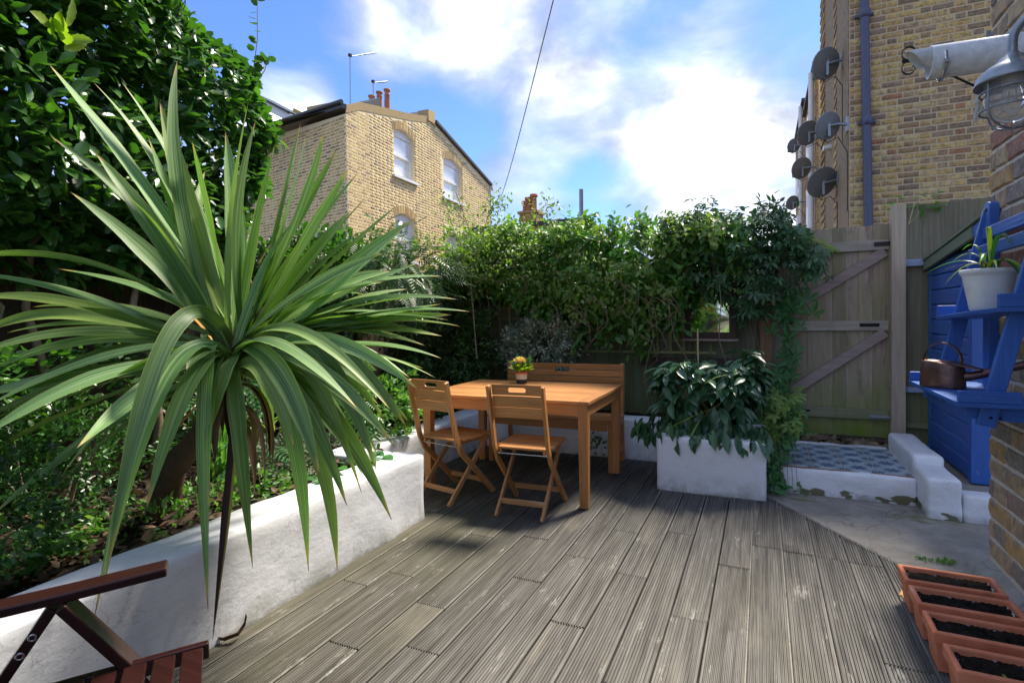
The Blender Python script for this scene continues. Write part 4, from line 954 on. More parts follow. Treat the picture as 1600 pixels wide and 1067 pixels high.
for i in range(n):
    z = SZ+.03+i*bh
    hi_ = z+bh-.003
    sheet_board((SX, SY0+.05, z), (SX, SY1, hi_), 'y').build('cladding_board', M['blue_y'], shed)
    sheet_board((SX+.09, SY0+.0, z), (2.6, SY0, hi_), 'x').build('cladding_board', M['blue_x'], shed)
mb = MB(); mb.box((SX+.002, SY0+.002, SZ), (2.6, SY1, 1.72)); mb.build('inner_wall', M['blue_z'], shed)
mb = MB(); mb.box((SX-.022, SY0-.022, SZ), (SX+.088, SY0+.047, 1.72)); mb.build('corner_post', M['blue_z'], shed, bevel=.004)
mb = MB(); mb.box((SX-.022, SY1+.002, SZ), (SX+.0, SY1+.05, 1.70)); mb.build('corner_post', M['blue_z'], shed, bevel=.004)
mb = MB(); mb.add([(SX-.06, SY1+.07, 1.66), (SX-.06, SY0-.15, 1.795), (SX-.06, SY0-.15, 1.87), (SX-.06, SY1+.07, 1.735), (SX-.035, SY1+.07, 1.66), (SX-.035, SY0-.15, 1.795), (SX-.035, SY0-.15, 1.87), (SX-.035, SY1+.07, 1.735)], [(0, 1, 2, 3), (7, 6, 5, 4), (0, 4, 5, 1), (1, 5, 6, 2), (2, 6, 7, 3), (3, 7, 4, 0)]); mb.build('barge_board', M['felt'], shed)
mb = MB(); mb.add([(SX-.055, SY0-.151, 1.797), (SX-.055, SY0-.62, 1.865), (SX-.055, SY0-.62, 1.935), (SX-.055, SY0-.151, 1.867), (SX-.03, SY0-.151, 1.797), (SX-.03, SY0-.62, 1.865), (SX-.03, SY0-.62, 1.935), (SX-.03, SY0-.151, 1.867)], [(0, 1, 2, 3), (7, 6, 5, 4), (0, 4, 5, 1), (1, 5, 6, 2), (2, 6, 7, 3), (3, 7, 4, 0)]); mb.build('canopy_bar', M['blue_y'], shed)
mb = MB(); mb.add([(SX-.07, SY1+.09, 1.737), (SX-.07, SY0-.62, 1.937), (2.7, SY0-.62, 1.937), (2.7, SY1+.09, 1.737), (SX-.07, SY1+.09, 1.755), (SX-.07, SY0-.62, 1.955), (2.7, SY0-.62, 1.955), (2.7, SY1+.09, 1.755)], [(0, 1, 2, 3), (7, 6, 5, 4), (0, 4, 5, 1), (1, 5, 6, 2), (2, 6, 7, 3), (3, 7, 4, 0)]); mb.build('roof', M['felt'], shed)
mb = MB(); mb.box((SX+.30, SY0-.045, SZ+.02), (SX+.42, SY0-.023, 1.7)); mb.build('door_frame', M['blue_z'], shed, bevel=.003)

# ---------------------------------------------------------------- wall-hung ladder shelf
sh = thing('wall_shelf', 'blue painted A-frame plant shelf with two tiers screwed to the brick house wall', 'shelf', (.9, 3.05, .85))
WX = 1.03; YF, YN = 3.40, 2.74
def blue(name, p0, p1, w, h, up=(0, 0, 1), ax='y', bev=.004):
    mb = MB(); mb.beam(p0, p1, w, h, up); return mb.build(name, M['blue_'+ax], sh, bevel=bev)
for y in (YF-.03, YN-.02):                      # wall uprights
    mb = MB(); rr = .04
    pts = [(-.04, .80), (.04, .80), (.04, 1.80)]+[(.04*math.cos(a), 1.80+.04*math.sin(a)) for a in np.linspace(0, PI, 9)][1:-1]+[(-.04, 1.80)]
    mb.prism(pts, WX-.045, WX-.005, lambda a, b, d: (d, y+a, b)); mb.build('upright', M['blue_z'], sh, bevel=.003, seg=1)
    mb = MB(); mb.lathe([(.009, 0), (.007, .004), (0, .005)], (WX-.045, y, 1.80), 10, axis=(-1, 0, 0)); mb.build('screw', M['black_iron'], sh)
for y in (YF, YN):
    blue('diagonal', (.80, y, .86), (1.015, y, 1.81), .022, .062, up=(-1, 0, .2), ax='z')
    mb = MB()
    for dx in (0, .03): mb.lathe([(.006, 0), (.0055, .003), (0, .004)], (.815+dx, y-.0115, .895), 8, axis=(0, -1, 0))
    mb.build('screw', M['black_iron'], sh)
blue('arm', (.74, YN+.03, .915), (1.025, YN+.03, .90), .020, .060, ax='x')
blue('arm', (.74, YF-.03, .915), (1.025, YF-.03, .90), .020, .060, ax='x')
# lower tier
mb = MB(); mb.box((.70, 2.69, .938), (.985, 3.49, .956)); mb.build('shelf_board', M['blue_y'], sh, bevel=.002)
for a, b in ((2.692, 2.712), (3.468, 3.488)): mb = MB(); mb.box((.703, a, .957), (.90, b, 1.002)); mb.build('shelf_lip', M['blue_x'], sh, bevel=.002)
# upper tier, a little out of true
rt = Matrix.Rotation(-.045, 3, 'X')
mb = MB(); mb.box((.815, 2.66, 1.292), (.985, 3.49, 1.310), rt, (.9, 3.08, 1.30)); mb.build('shelf_board', M['blue_y'], sh, bevel=.002)
for a, b in ((2.662, 2.682), (3.466, 3.486)): mb = MB(); mb.box((.818, a, 1.311), (.94, b, 1.362), rt, (.9, 3.08, 1.30)); mb.build('shelf_lip', M['blue_x'], sh, bevel=.002)
for z, xx in ((1.69, .985), (1.60, .955)):
    blue('rail', (xx, 1.9, z+.02), (xx, 3.48, z-.005), .020, .055, ax='y')
# plant pot on it
PX, PY, PZ = .895, 3.03, 1.312
t = thing('plant_pot', 'white ribbed plant pot with a straggly spider plant on the upper blue shelf', 'plant pot', (PX, PY, PZ))
mb = MB(); pr = [(0, 0), (.058, 0), (.066, .012)]
for k in range(17): z = .016+k*.0085; r_ = .066+.026*(k/17); pr += [(r_, z), (r_+.0018, z+.004)]
pr += [(.097, .163), (.101, .168), (.101, .182), (.096, .184), (.090, .182), (.086, .165), (.0, .164)]
mb.lathe(pr, (PX, PY, PZ), 40); mb.build('pot_wall', M['pot_white'], t)
mb = MB(); mb.lathe([(0, .160), (.085, .168), (.05, .176), (0, .178)], (PX, PY, PZ), 16); mb.build('compost', M['compost'], t)
def strap_leaf(path, w, fold=.25, name='leaf', mat=None, parent=None, ref=(0, 0, 1), taper=(.35, .5), nseg=12, twist=0.0, uv=True, recenter=None, wfun=None):
    """long narrow leaf along a quadratic path (p0, p1, p2), keel folded, tapered"""
    p0, p1, p2 = [np.array(p, float) for p in path]; V = []; F = []; U = []
    for i in range(nseg+1):
        s_ = i/nseg; p = (1-s_)**2*p0+2*s_*(1-s_)*p1+s_*s_*p2; d = norm((1-s_)*(p1-p0)+s_*(p2-p1)+1e-9)
        b = np.cross(d, np.array(ref, float)); b = norm(b) if np.linalg.norm(b) > .05 else norm(np.cross(d, (1, .3, 0))); n_ = np.cross(b, d)
        a = twist*s_; b2 = b*math.cos(a)+n_*math.sin(a); n2 = n_*math.cos(a)-b*math.sin(a)
        if wfun: ww = w*wfun(s_)
        else:
            ww = w*(taper[0]+(1-taper[0])*min(1, s_/.35)**.8); ww *= 1 if s_ < taper[1] else max(.0, 1-((s_-taper[1])/(1-taper[1]))**1.7)
        ww = max(ww, .0012)
        wob = 1+.05*math.sin(s_*23+p2[0]*40)
        for k, q in enumerate((-1, -.5, 0, .5, 1)):
            V.append(p+b2*ww/2*q*wob+n2*(abs(q)*fold*ww/2)); U.append(((q+1)/2, s_))
    for i in range(nseg):
        for k in range(4): a = i*5+k; F.append((a, a+1, a+6, a+5))
    me = mesh_np(name, V, F, mat, True)
    uvl = me.uv_layers.new(name='UVMap'); L = np.array(F).ravel(); uvl.data.foreach_set('uv', np.array(U, np.float32)[L].ravel())
    return link(name, me, parent)
top = np.array([PX, PY, PZ+.172])
for (tx, ty, hh, w) in [((1420, 0), 0, 0, 0)][:0]: pass
for dx, dy, dz, up, w in [(-.19, .16, .01, .10, .016), (-.15, .02, -.05, .10, .018), (-.06, .12, .11, .07, .016), (-.02, -.05, .15, .13, .020), (.03, -.14, .10, .14, .022), (.06, -.22, -.09, .13, .022), (.05, -.28, -.05, .11, .020), (-.08, -.16, .02, .12, .020), (.02, .05, .12, .08, .016), (-.10, .10, .06, .08, .012), (-.05, -.26, -.01, .09, .016)]:
    a = top+rng.normal(size=3)*np.array([.012, .012, 0]); e = top+np.array([dx, dy, dz]); m_ = top+np.array([dx*.35, dy*.35, max(dz, 0)+up])
    strap_leaf((a, m_, e), w, .3, 'leaf', M['l_lime'] if random.random() < .35 else M['l_big'], t, nseg=9, twist=random.uniform(-.5, .5))
for k in range(5):
    a = top+rng.normal(size=3)*np.array([.02, .02, 0]); strap_leaf((a, a+np.array([rng.normal()*.03, rng.normal()*.03, .07]), a+np.array([rng.normal()*.08, rng.normal()*.08, .02])), .008, .3, 'dead_leaf', M['dryleaf'], t, nseg=6)
# copper watering can on the lower tier
CXc, CYc, CZc = .775, 3.20, .958; CROT = Matrix.Rotation(R(52), 4, 'Z')
t = thing('watering_can', 'aged copper watering can with hooped handle on the lower blue shelf', 'watering can', (CXc, CYc, CZc))
def _spin(s):
    s.v = [tuple(CROT @ (Vector(v)-Vector((CXc, CYc, 0)))+Vector((CXc, CYc, 0))) for v in s.v]; return s
MB.spin = _spin
def can_body():
    mb = MB(); lv = 22
    rings = []
    for z, sx, sy in ((0, .062, .088), (.004, .064, .090), (.03, .063, .089), (.075, .061, .087), (.12, .058, .084), (.124, .055, .081), (.118, .052, .078)):
        rings.append([(CXc+sx*math.cos(a)*abs(math.cos(a))**-.25 if abs(math.cos(a)) > 1e-3 else CXc, CYc+sy*math.sin(a), CZc+z+(.018*max(0, -math.sin(a)+.1)*(-1) if z > .1 else 0)) for a in np.linspace(0, 2*PI, lv, endpoint=False)])
    V = [p for r_ in rings for p in r_]; F = []
    for i in range(len(rings)-1):
        for k in range(lv): a = i*lv+k; b = i*lv+(k+1) % lv; F.append((a, b, b+lv, a+lv))
    F.append(tuple(range(lv-1, -1, -1))); F.append(tuple((len(rings)-1)*lv+k for k in range(lv))); mb.add(V, F, True); return mb
can_body().spin().build('can_body', M['copper'], t)
mb = MB(); mb.strip([(CXc-.0, CYc+.082-.0, CZc+.02), (CXc, CYc+.086, CZc+.12)]+[(CXc, CYc-.0+.078*math.cos(a), CZc+.125+.085*math.sin(a)) for a in np.linspace(.15, PI-.15, 11)]+[(CXc, CYc-.075, CZc+.115)], .022, .004, (1, 0, 0)); mb.spin().build('handle', M['copper'], t)
mb = MB(); mb.tube([(CXc+.005, CYc-.02, CZc+.045), (CXc+.02, CYc-.11, CZc+.06), (CXc+.045, CYc-.24, CZc+.105), (CXc+.06, CYc-.30, CZc+.13)], [.024, .020, .016, .019], 14); mb.spin().build('spout', M['copper'], t)
mb = MB(); mb.add([(CXc-.045, CYc-.03, CZc+.118), (CXc+.045, CYc-.03, CZc+.118), (CXc+.03, CYc-.15, CZc+.088), (CXc-.01, CYc-.15, CZc+.088), (CXc-.045, CYc-.03, CZc+.124), (CXc+.045, CYc-.03, CZc+.124), (CXc+.03, CYc-.15, CZc+.094), (CXc-.01, CYc-.15, CZc+.094)], [(0, 1, 2, 3), (7, 6, 5, 4), (0, 4, 5, 1), (1, 5, 6, 2), (2, 6, 7, 3), (3, 7, 4, 0)]); mb.spin().build('hood', M['copper'], t)

# ---------------------------------------------------------------- lamp, flue pipe, bracket, rope
LX, LY, LZ = .705, 2.2, 2.03
t = thing('bulkhead_lamp', 'galvanised caged bulkhead lamp on a swan-neck arm at the top right', 'wall lamp', (1.03, LY, 2.2))
mb = MB(); mb.lathe([(.018, .075), (.032, .066), (.040, .052), (.062, .040), (.086, .018), (.092, -.004), (.094, -.012), (.088, -.008), (.060, .028), (.0, .04)], (LX, LY, LZ), 36); mb.build('lamp_shade', M['galv'], t)
mb = MB(); mb.tube([(LX, LY, LZ+.06), (LX, LY, LZ+.115)]+[(LX+.075-.075*math.cos(a), LY, LZ+.115+.075*math.sin(a)) for a in np.linspace(.2, PI/2, 7)]+[(LX+.2, LY, LZ+.185), (1.035, LY, LZ+.18)], .0125, 12); mb.lathe([(.02, 0), (.02, .012), (.014, .02)], (LX, LY, LZ+.062), 16); mb.build('arm', M['galv'], t)
mb = MB(); mb.lathe([(.068, .02), (.068, -.06), (.062, -.095), (.045, -.118), (.02, -.13), (0, -.132)], (LX, LY, LZ), 28); mb.lathe([(.064, .02), (.064, -.06), (.058, -.093), (.042, -.114), (.02, -.126), (0, -.128)], (LX, LY, LZ), 28); mb.build('glass_jar', M['glass'], t)
mb = MB(); mb.lathe([(0, .03), (.022, .03), (.022, -.01), (.018, -.02)], (LX, LY, LZ), 14); mb.build('lamp_holder', M['pot_white'], t)
mb = MB(); mb.lathe([(.014, -.02), (.02, -.04), (.027, -.065), (.022, -.088), (0, -.098)], (LX, LY, LZ), 16); mb.build('bulb', M['glass'], t)
mb = MB(); mb.tube([(LX-.006, LY, LZ-.03), (LX-.009, LY, LZ-.075), (LX, LY+.004, LZ-.045), (LX+.009, LY, LZ-.075), (LX+.006, LY, LZ-.03)], .0012, 5); mb.build('filament', plain('copper_filament', (.6, .25, .08), .3, .5, metal=.8), t)
mb = MB()
for z in (-.035, -.09): mb.tube([(LX+.079*math.cos(a), LY+.079*math.sin(a), LZ+z) for a in np.linspace(0, 2*PI, 33)], .0032, 6)
for a in (.5, .5+PI/2):
    c_, s_ = math.cos(a), math.sin(a); mb.tube([(LX+c_*.079, LY+s_*.079, LZ+.0)]+[(LX+c_*.079*math.cos(b), LY+s_*.079*math.cos(b), LZ-.09-.06*math.sin(b)) for b in np.linspace(0, PI, 13)]+[(LX-c_*.079, LY-s_*.079, LZ)], .0032, 6)
mb.build('cage', M['galv'], t)
# flue pipe
FYp = 2.62; e = at_y(1452, 100, FYp)
t = thing('flue_pipe', 'fat white plastic flue pipe jutting from the brick house wall', 'pipe', (1.03, FYp, e[2]))
mb = MB(); ax_ = (-1, 0, .035)
mb.lathe([(.060, -.02), (.060, 1.03-e[0]), (.055, 1.03-e[0]+.002), (.055, .1)], (1.03, FYp, e[2]-.012), 32, axis=ax_); mb.build('outer_sleeve', M['plastic_white'], t)
mb = MB(); L_ = 1.03-e[0]
n_ = 28; V = []; 
for k in range(n_):
    a = 2*PI*k/n_; V.append((1.03-.15, FYp+.040*math.cos(a), e[2]+.008+.040*math.sin(a)))
for r_ in (.040, .0365):
    for k in range(n_): a = 2*PI*k/n_; V.append((e[0]-.045-.030*math.sin(a), FYp+r_*math.cos(a), e[2]+.022+r_*math.sin(a)))
for k in range(n_): a = 2*PI*k/n_; V.append((1.03-.2, FYp+.0365*math.cos(a), e[2]+.008+.0365*math.sin(a)))
mb.add(V, [(i*n_+k, i*n_+(k+1) % n_, (i+1)*n_+(k+1) % n_, (i+1)*n_+k) for i in range(3) for k in range(n_)], True); mb.build('inner_pipe', M['plastic_white'], t)
mb = MB(); mb.lathe([(.0605, 0), (.064, .002), (.064, .012), (.0605, .014)], (e[0]+.045, FYp, e[2]-.009), 32, axis=ax_); mb.box((e[0]+.03, FYp-.075, e[2]-.03), (e[0]+.045, FYp-.058, e[2]-.018)); mb.build('clamp_ring', M['steel'], t)
q = at_y(1545, 60, 2.75); mb = MB(); mb.box((q[0]-.008, q[1], q[2]-.10), (q[0]+.008, q[1]+.005, q[2]+.03)); mb.tube([(q[0], q[1]-.01, q[2]), (q[0], q[1]+.02, q[2])], .006, 6); mb.build('hanger_strap', M['galv'], t)
# scrolled bracket
BY = 3.05; bq = at_y(1409, 97, BY)
t = thing('hanging_basket_bracket', 'black wrought iron scrolled basket bracket poking out behind the white pipe', 'bracket', (1.03, BY, bq[2]))
mb = MB(); mb.beam((bq[0]+.0, BY, bq[2]), (1.03, BY, bq[2]-.02), .008, .014); mb.build('arm', M['black_iron'], t)
for sg in (1, -1):
    pts = []
    for k in range(22):
        a = k/21*PI*1.75; r_ = .036*(1-.55*k/21); pts.append((bq[0]+.03-r_*math.sin(a)*1.0-.0, BY, bq[2]+sg*(.034-r_*math.cos(a))+sg*.002))
    mb = MB(); mb.strip(pts, .012, .004, (0, 1, 0)); mb.build('scroll', M['black_iron'], t)
b0 = at_y(1440, 100, BY); b1 = at_y(1532, 139, BY+.02); mb = MB(); mb.tube([b0, (b0+b1)/2+np.array([0, 0, .005]), b1, (1.03, BY, b1[2]-.06)], .0055, 8); mb.build('stay', M['black_iron'], t)
# frayed rope
q = at_y(1530, 140, 2.45); t = thing('frayed_rope', 'frayed white rope end knotted beside the lamp', 'rope', tuple(q))
for k in range(7):
    a = rng.normal(size=3)*np.array([.004, .004, 0]); mb = MB(); b = at_y(1520+k*3.5, 190+random.uniform(-6, 6), 2.45)
    mb.tube([q+a+np.array([.02, 0, .04]), q+a*.5, at_y(1527, 160, 2.45)+a*.6, b], [.004, .004, .005, .002], 5); mb.build('strand', M['rope'], t)
q2 = at_y(1528, 160, 2.45); mb = MB(); mb.lathe([(.003, -.012), (.010, -.006), (.011, .004), (.004, .012)], q2, 10); mb.build('knot', M['rope'], t)

# ---------------------------------------------------------------- satellite dishes
def dish(label, px, py, r, X, face, pole_dir, light_frac=0):
    c = Vector(at_x(px, py, X).tolist()); t = thing('satellite_dish', label, 'satellite dish', tuple(c), 'satellite dishes on the flank of the tall house')
    ax = Vector(face).normalized(); mb = MB()
    mb.lathe([(r, .0), (r*.97, -.012), (r*.7, -r*.085), (r*.35, -r*.135), (0, -r*.15)], c, 28, axis=ax); mb.lathe([(r*1.01, .003), (r*1.01, -.010), (r*.97, -.016)], c, 28, axis=ax); mb.lathe([(r*.97, -.018), (r*.7, -r*.085-.008), (r*.35, -r*.135-.008), (0, -r*.15-.008)], c, 28, axis=ax)
    mb.build('reflector', M['dish'], t)
    back = c-ax*(r*.17); wallp = Vector((NX-.015, back.y+pole_dir[1], back.z+pole_dir[2]))
    mb = MB(); mb.beam(back+Vector((0, 0, .06)), back-Vector((0, 0, r*.75)), .035, .03, up=(1, 0, 0)); mb.tube([back, Vector((back.x*.5+wallp.x*.5, back.y, back.z+.01)), wallp], .019, 8); mb.box(wallp+Vector((-.012, -.05, -.09)), wallp+Vector((.012, .05, .09))); mb.build('mount', M['galv'], t)
    low = c-Vector((0, 0, r*.95)); out = c+ax*(r*1.05)-Vector((0, 0, r*.75)); mb = MB(); mb.tube([low+ax*(-.02), out], .011, 6); mb.build('feed_arm', M['galv'], t)
    mb = MB(); d = (c-out).normalized(); mb.tube([out-d*.03, out+d*.06], [.028, .033], 10); mb.box(out-Vector((.03, .03, .05)), out+Vector((.03, .03, .0))); mb.build('receiver', M['dish'], t)
    mb = MB(); mb.tube([out, low+Vector((0, 0, -.05)), Vector(((back.x+wallp.x)/2, back.y, back.z-r*.9)), wallp-Vector((0, 0, .35)), wallp-Vector((0, 0, 1.1))], .006, 5); mb.build('cable', M['black_iron'], t)
    return t
FACE = (-.55, .75, .36)
dish('topmost satellite dish, high on the flank above the others', 1290, 100, .205, .80, FACE, (0, .02, .02))
dish('second dish from the top, large and set closest to the drainpipe', 1293, 197, .175, .78, FACE, (0, -.02, -.02))
dish('third dish down, overlapping the left edge of the one behind it', 1262, 208, .21, .74, FACE, (0, .0, .0))
dish('small distant dish furthest left, beside the third dish', 1240, 228, .175, .72, FACE, (0, .0, .0))
dish('grey dish above and left of the lowest large dish', 1252, 263, .215, .72, FACE, (0, .0, .0))
dish('lowest large dark dish just above the fence line, cables hanging beneath', 1284, 285, .225, .80, (-.40, .66, .42), (0, .02, .03))
dish('smallest dish at the bottom of the group, far down the alley', 1238, 317, .18, .70, FACE, (0, .0, .0))
q = at_x(1293, 231, .95); mb = MB(); mb.box(q+np.array([-.06, -.06, -.03]), q+np.array([.06, .1, .03])); tag(mb.build('security_camera', M['white_frame'], bevel=.01), 'small white box camera fixed to the flank between the dishes', 'camera')

# ---------------------------------------------------------------- terracotta troughs
def trough():
    t = thing('terracotta_trough', 'x', 'plant trough', (0, 0, 0), 'terracotta troughs in a row by the house wall')
    W, D, H = .350, .168, .155; tp = .022
    def ringv(w, d, z): return [(-w/2, -d/2, z), (w/2, -d/2, z), (w/2, d/2, z), (-w/2, d/2, z)]
    rs = [ringv(W-2*tp, D-2*tp, 0), ringv(W-.022, D-.022, H-.045), ringv(W-.002, D-.002, H-.043), ringv(W, D, H-.004), ringv(W-.008, D-.008, H), ringv(W-.034, D-.034, H), ringv(W-.040, D-.040, H-.006), ringv(W-.062, D-.058, .04)]
    V = [v for r_ in rs for v in r_]; F = [(3, 2, 1, 0), (28, 29, 30, 31)]
    for i in range(7):
        for k in range(4): a = i*4+k; b = i*4+(k+1) % 4; F.append((a, b, b+4, a+4))
    mb = MB(); mb.add(V, F); mb.build('trough_body', M['terracotta'], t, bevel=.005)
    V = []; F = []; nx, ny = 26, 10
    for j in range(ny+1):
        for i in range(nx+1): V.append((-(W-.046)/2+(W-.046)*i/nx, -(D-.046)/2+(D-.046)*j/ny, H-.020+.010*mnoise.noise(Vector((i*.7, j*.8, 3)))+.008*mnoise.noise(Vector((i*1.9, j*2.1, 7)))))
    for j in range(ny):
        for i in range(nx): a = j*(nx+1)+i; F.append((a, a+1, a+nx+2, a+nx+1))
    link('compost', mesh_np('compost', V, F, M['compost'], False), t)
    P = np.stack([rng.uniform(-.14, .14, 240), rng.uniform(-.045, .045, 240), np.full(240, H-.03)], 1)
    leaves('compost_crumbs', M['chip'], 'chip', P, rdir(240), rdir(240)+np.array([0, 0, .8]), .006+.008*rng.random(240), t)
    for sx in (-1, 1):                       # crumpled liner in the corners
        V = []; F = []
        for i in range(9):
            for j in range(4): V.append((sx*((W-.054)/2-.002-.004*j-.003*random.random()), -(D-.056)/2+(D-.056)*(.55+.05*i if sx < 0 else i/8.), H-.018-.005*j+.007*random.uniform(-1, 1)))
        for i in range(8):
            for j in range(3): a = i*4+j; F.append((a, a+1, a+5, a+4))
        link('liner', mesh_np('liner', V, F, M['film'], False), t)
    V = []; F = []
    for i in range(19):
        for j in range(3): V.append((-(W-.06)/2+(W-.06)*(.35+.35*i/18), (D-.056)/2-.001-.005*j, H-.020-.007*j+.006*random.uniform(-1, 1)))
    for i in range(18):
        for j in range(2): a = i*3+j; F.append((a, a+1, a+4, a+3))
    link('liner', mesh_np('liner', V, F, M['film'], False), t)
    return t
def copy_tree(o, parent=None):
    c = o.copy(); COL.objects.link(c)
    if parent: c.parent = parent
    for ch in [x for x in bpy.data.objects if x.parent == o and x is not c]: copy_tree(ch, c)
    return c
t0 = trough(); kids0 = None
labs = ['terracotta trough farthest from the camera, nearest the concrete path', 'second terracotta trough of the row with a ruffled clear liner along its edge', 'third terracotta trough of the row, between the liner-edged one and the nearest one', 'nearest terracotta trough at the bottom right corner, with two green shoots']
tc = [(.735, 2.925, .02), (.735, 2.715, .03), (.735, 2.495, .015), (.745, 2.265, .025)]
ts = [t0]+[copy_tree(t0) for _ in range(3)]
for o, l, (x, y, a) in zip(ts, labs, tc): o.location = (x, y, .001); o.rotation_euler.z = a-.03; o['label'] = l
for i, (x, y, s_) in enumerate([(.70, 2.20, .035), (.74, 2.18, .03), (.78, 2.42, .012), (.765, 2.93, .008)]):
    sd_ = thing('seedling', ['young green shoot lying at the left of the nearest trough', 'pointed green shoot in the middle of the nearest trough', 'tiny seedling in the third trough of the row', 'tiny sprout in the farthest terracotta trough'][i], 'seedling', (x, y, .125))
    for k in range(3):
        a = random.uniform(0, 6); strap_leaf(((x, y, .125), (x+.3*s_*math.cos(a), y+.3*s_*math.sin(a), .125+s_*.8), (x+s_*math.cos(a), y+s_*math.sin(a), .125+s_*.6)), s_*.35, .2, 'leaf', M['l_lime'], sd_, nseg=5)
q = at_z(1412, 930, 0); t = thing('fallen_leaf', 'small orange and yellow leaf fallen on the deck beside the troughs', 'leaf', tuple(q))
mb = MB(); mb.add([(q[0]-.02, q[1]-.01, .004), (q[0]+.01, q[1]-.02, .012), (q[0]+.02, q[1]+.015, .006), (q[0]-.005, q[1]+.02, .016), (q[0], q[1], .008)], [(0, 1, 4), (1, 2, 4), (2, 3, 4), (3, 0, 4)]); mb.build('leaf_blade', plain('orange_leaf', (.6, .28, .06), .6), t)
mb = MB(); mb.add([(q[0]-.01, q[1]-.035, .004), (q[0]+.018, q[1]-.03, .010), (q[0]+.01, q[1]-.012, .012), (q[0]-.01, q[1]-.015, .018)], [(0, 1, 2, 3)]); mb.build('leaf_blade', plain('yellow_leaf', (.6, .5, .2), .6), t)
for i, (px, py) in enumerate([(1480, 880), (1445, 875)]):
    q = at_z(px, py, -.012); n = 26
    P = np.stack([q[0]+rng.normal(size=n)*.02, q[1]+rng.normal(size=n)*.01, np.full(n, -.012)], 1); T = rdir(n); T[:, 2] = abs(T[:, 2])+.9
    tg = thing('weed_tuft', ['small grass tuft growing in the concrete crack above the troughs', 'low strip of weeds at the deck edge behind the farthest trough'][i], 'weed', tuple(q)); leaves('foliage', M['l_ivy'], 'lance', P, T, rdir(n), (.02+.02*rng.random(n))*(1 if i == 0 else .6), tg)

# ================================================================ furniture
def make_chair():
    t = thing('folding_chair', 'x', 'chair', (0, 0, 0), 'folding chairs at the garden table')
    W = .40
    for sx in (-1, 1):
        x = sx*(W/2-.012); mb = MB()
        pts = [(x, -.270, .875), (x, -.235, .72), (x, -.200, .58), (x, -.172, .46), (x, -.125, .36), (x, .0, .235), (x, .13, .10), (x, .225, 0)]
        mb.strip(pts, .022, .040, (1, 0, 0)); mb.build('long_leg', M['teak_z'], t, bevel=.003, seg=1)
        x2 = sx*(W/2-.040); mb = MB(); mb.strip([(x2, -.235, 0), (x2, -.02, .215), (x2, .205, .435)], .020, .036, (1, 0, 0)); mb.build('short_leg', M['worn_z'], t, bevel=.003, seg=1)
    fb = lambda a, b, d: (a, -.225-.215*(b)+d*1.0, .745+b)          # back face frame (slightly raked)
    zs = [(.655, .726), (.732, .803), (.809, .880)]
    for i, (z0, z1) in enumerate(zs):
        zc = (z0+z1)/2; yc = -.262-.20*(zc-.80)+.030
        f = lambda a, b, d, zc=zc, yc=yc: (a, yc-.2*b+d+.012*(1-(a/.2)**2), zc+b)
        mb = MB()
        if i == 2: mb.slot_plate(W-.052, z1-z0, .013, .125, .030, f, (0, 0))
        else:
            pv = [(-(W-.052)/2+(W-.052)*k/6) for k in range(7)]
            V = [f(a, b, d) for a in pv for b, d in ((-(z1-z0)/2, -.0065), ((z1-z0)/2, -.0065), ((z1-z0)/2, .0065), (-(z1-z0)/2, .0065))]
            F = [(k*4+q, k*4+(q+1) % 4, k*4+4+(q+1) % 4, k*4+4+q) for k in range(6) for q in range(4)]+[(3, 2, 1, 0), (24, 25, 26, 27)]; mb.add(V, F)
        mb.build('back_slat', M['teak_x'], t, bevel=.0015, seg=1)
    for k in range(6):
        y = -.165+k*.066; w = W-.06 if k < 1 else W+.0
        mb = MB(); mb.box((-w/2, y, .438), (w/2, y+.061, .454)); mb.build('seat_slat', M['teak_x'], t, bevel=.003, seg=1)
    for sx in (-1, 1): mb = MB(); mb.box((sx*.155-.01, -.155, .412), (sx*.155+.01, .22, .4375)); mb.build('seat_bearer', M['teak_y'], t, bevel=.002, seg=1)
    for y, z, nm in ((-.155, .085, 'crossbar'), (.145, .100, 'crossbar')):
        w = W-.085 if y < 0 else W-.03
        mb = MB(); mb.box((-w/2, y-.008, z-.018), (w/2, y+.008, z+.018)); mb.build(nm, M['worn_x'], t, bevel=.002, seg=1)
    for y, z in ((-.15, .405),): mb = MB(); mb.tube([(-W/2, y, z), (W/2, y, z)], .005, 8); mb.build('pivot_rod', M['steel'], t)
    for sx in (-1, 1): mb = MB(); mb.lathe([(.008, 0), (.007, .003), (0, .004)], (sx*(W/2-.001), .01, .222), 8, axis=(sx, 0, 0)); mb.build('bolt', M['steel'], t)
    return t
c0 = make_chair(); c1 = copy_tree(c0)
c0.location = (-1.462, 3.46, 0); c0.rotation_euler.z = R(3); c0['label'] = 'folding wooden chair nearer the camera, in the middle of the long table side'
c1.location = (-2.10, 3.52, 0); c1.rotation_euler.z = R(-13); c1['label'] = 'folding wooden chair at the left end of the table, beside the white bed wall'
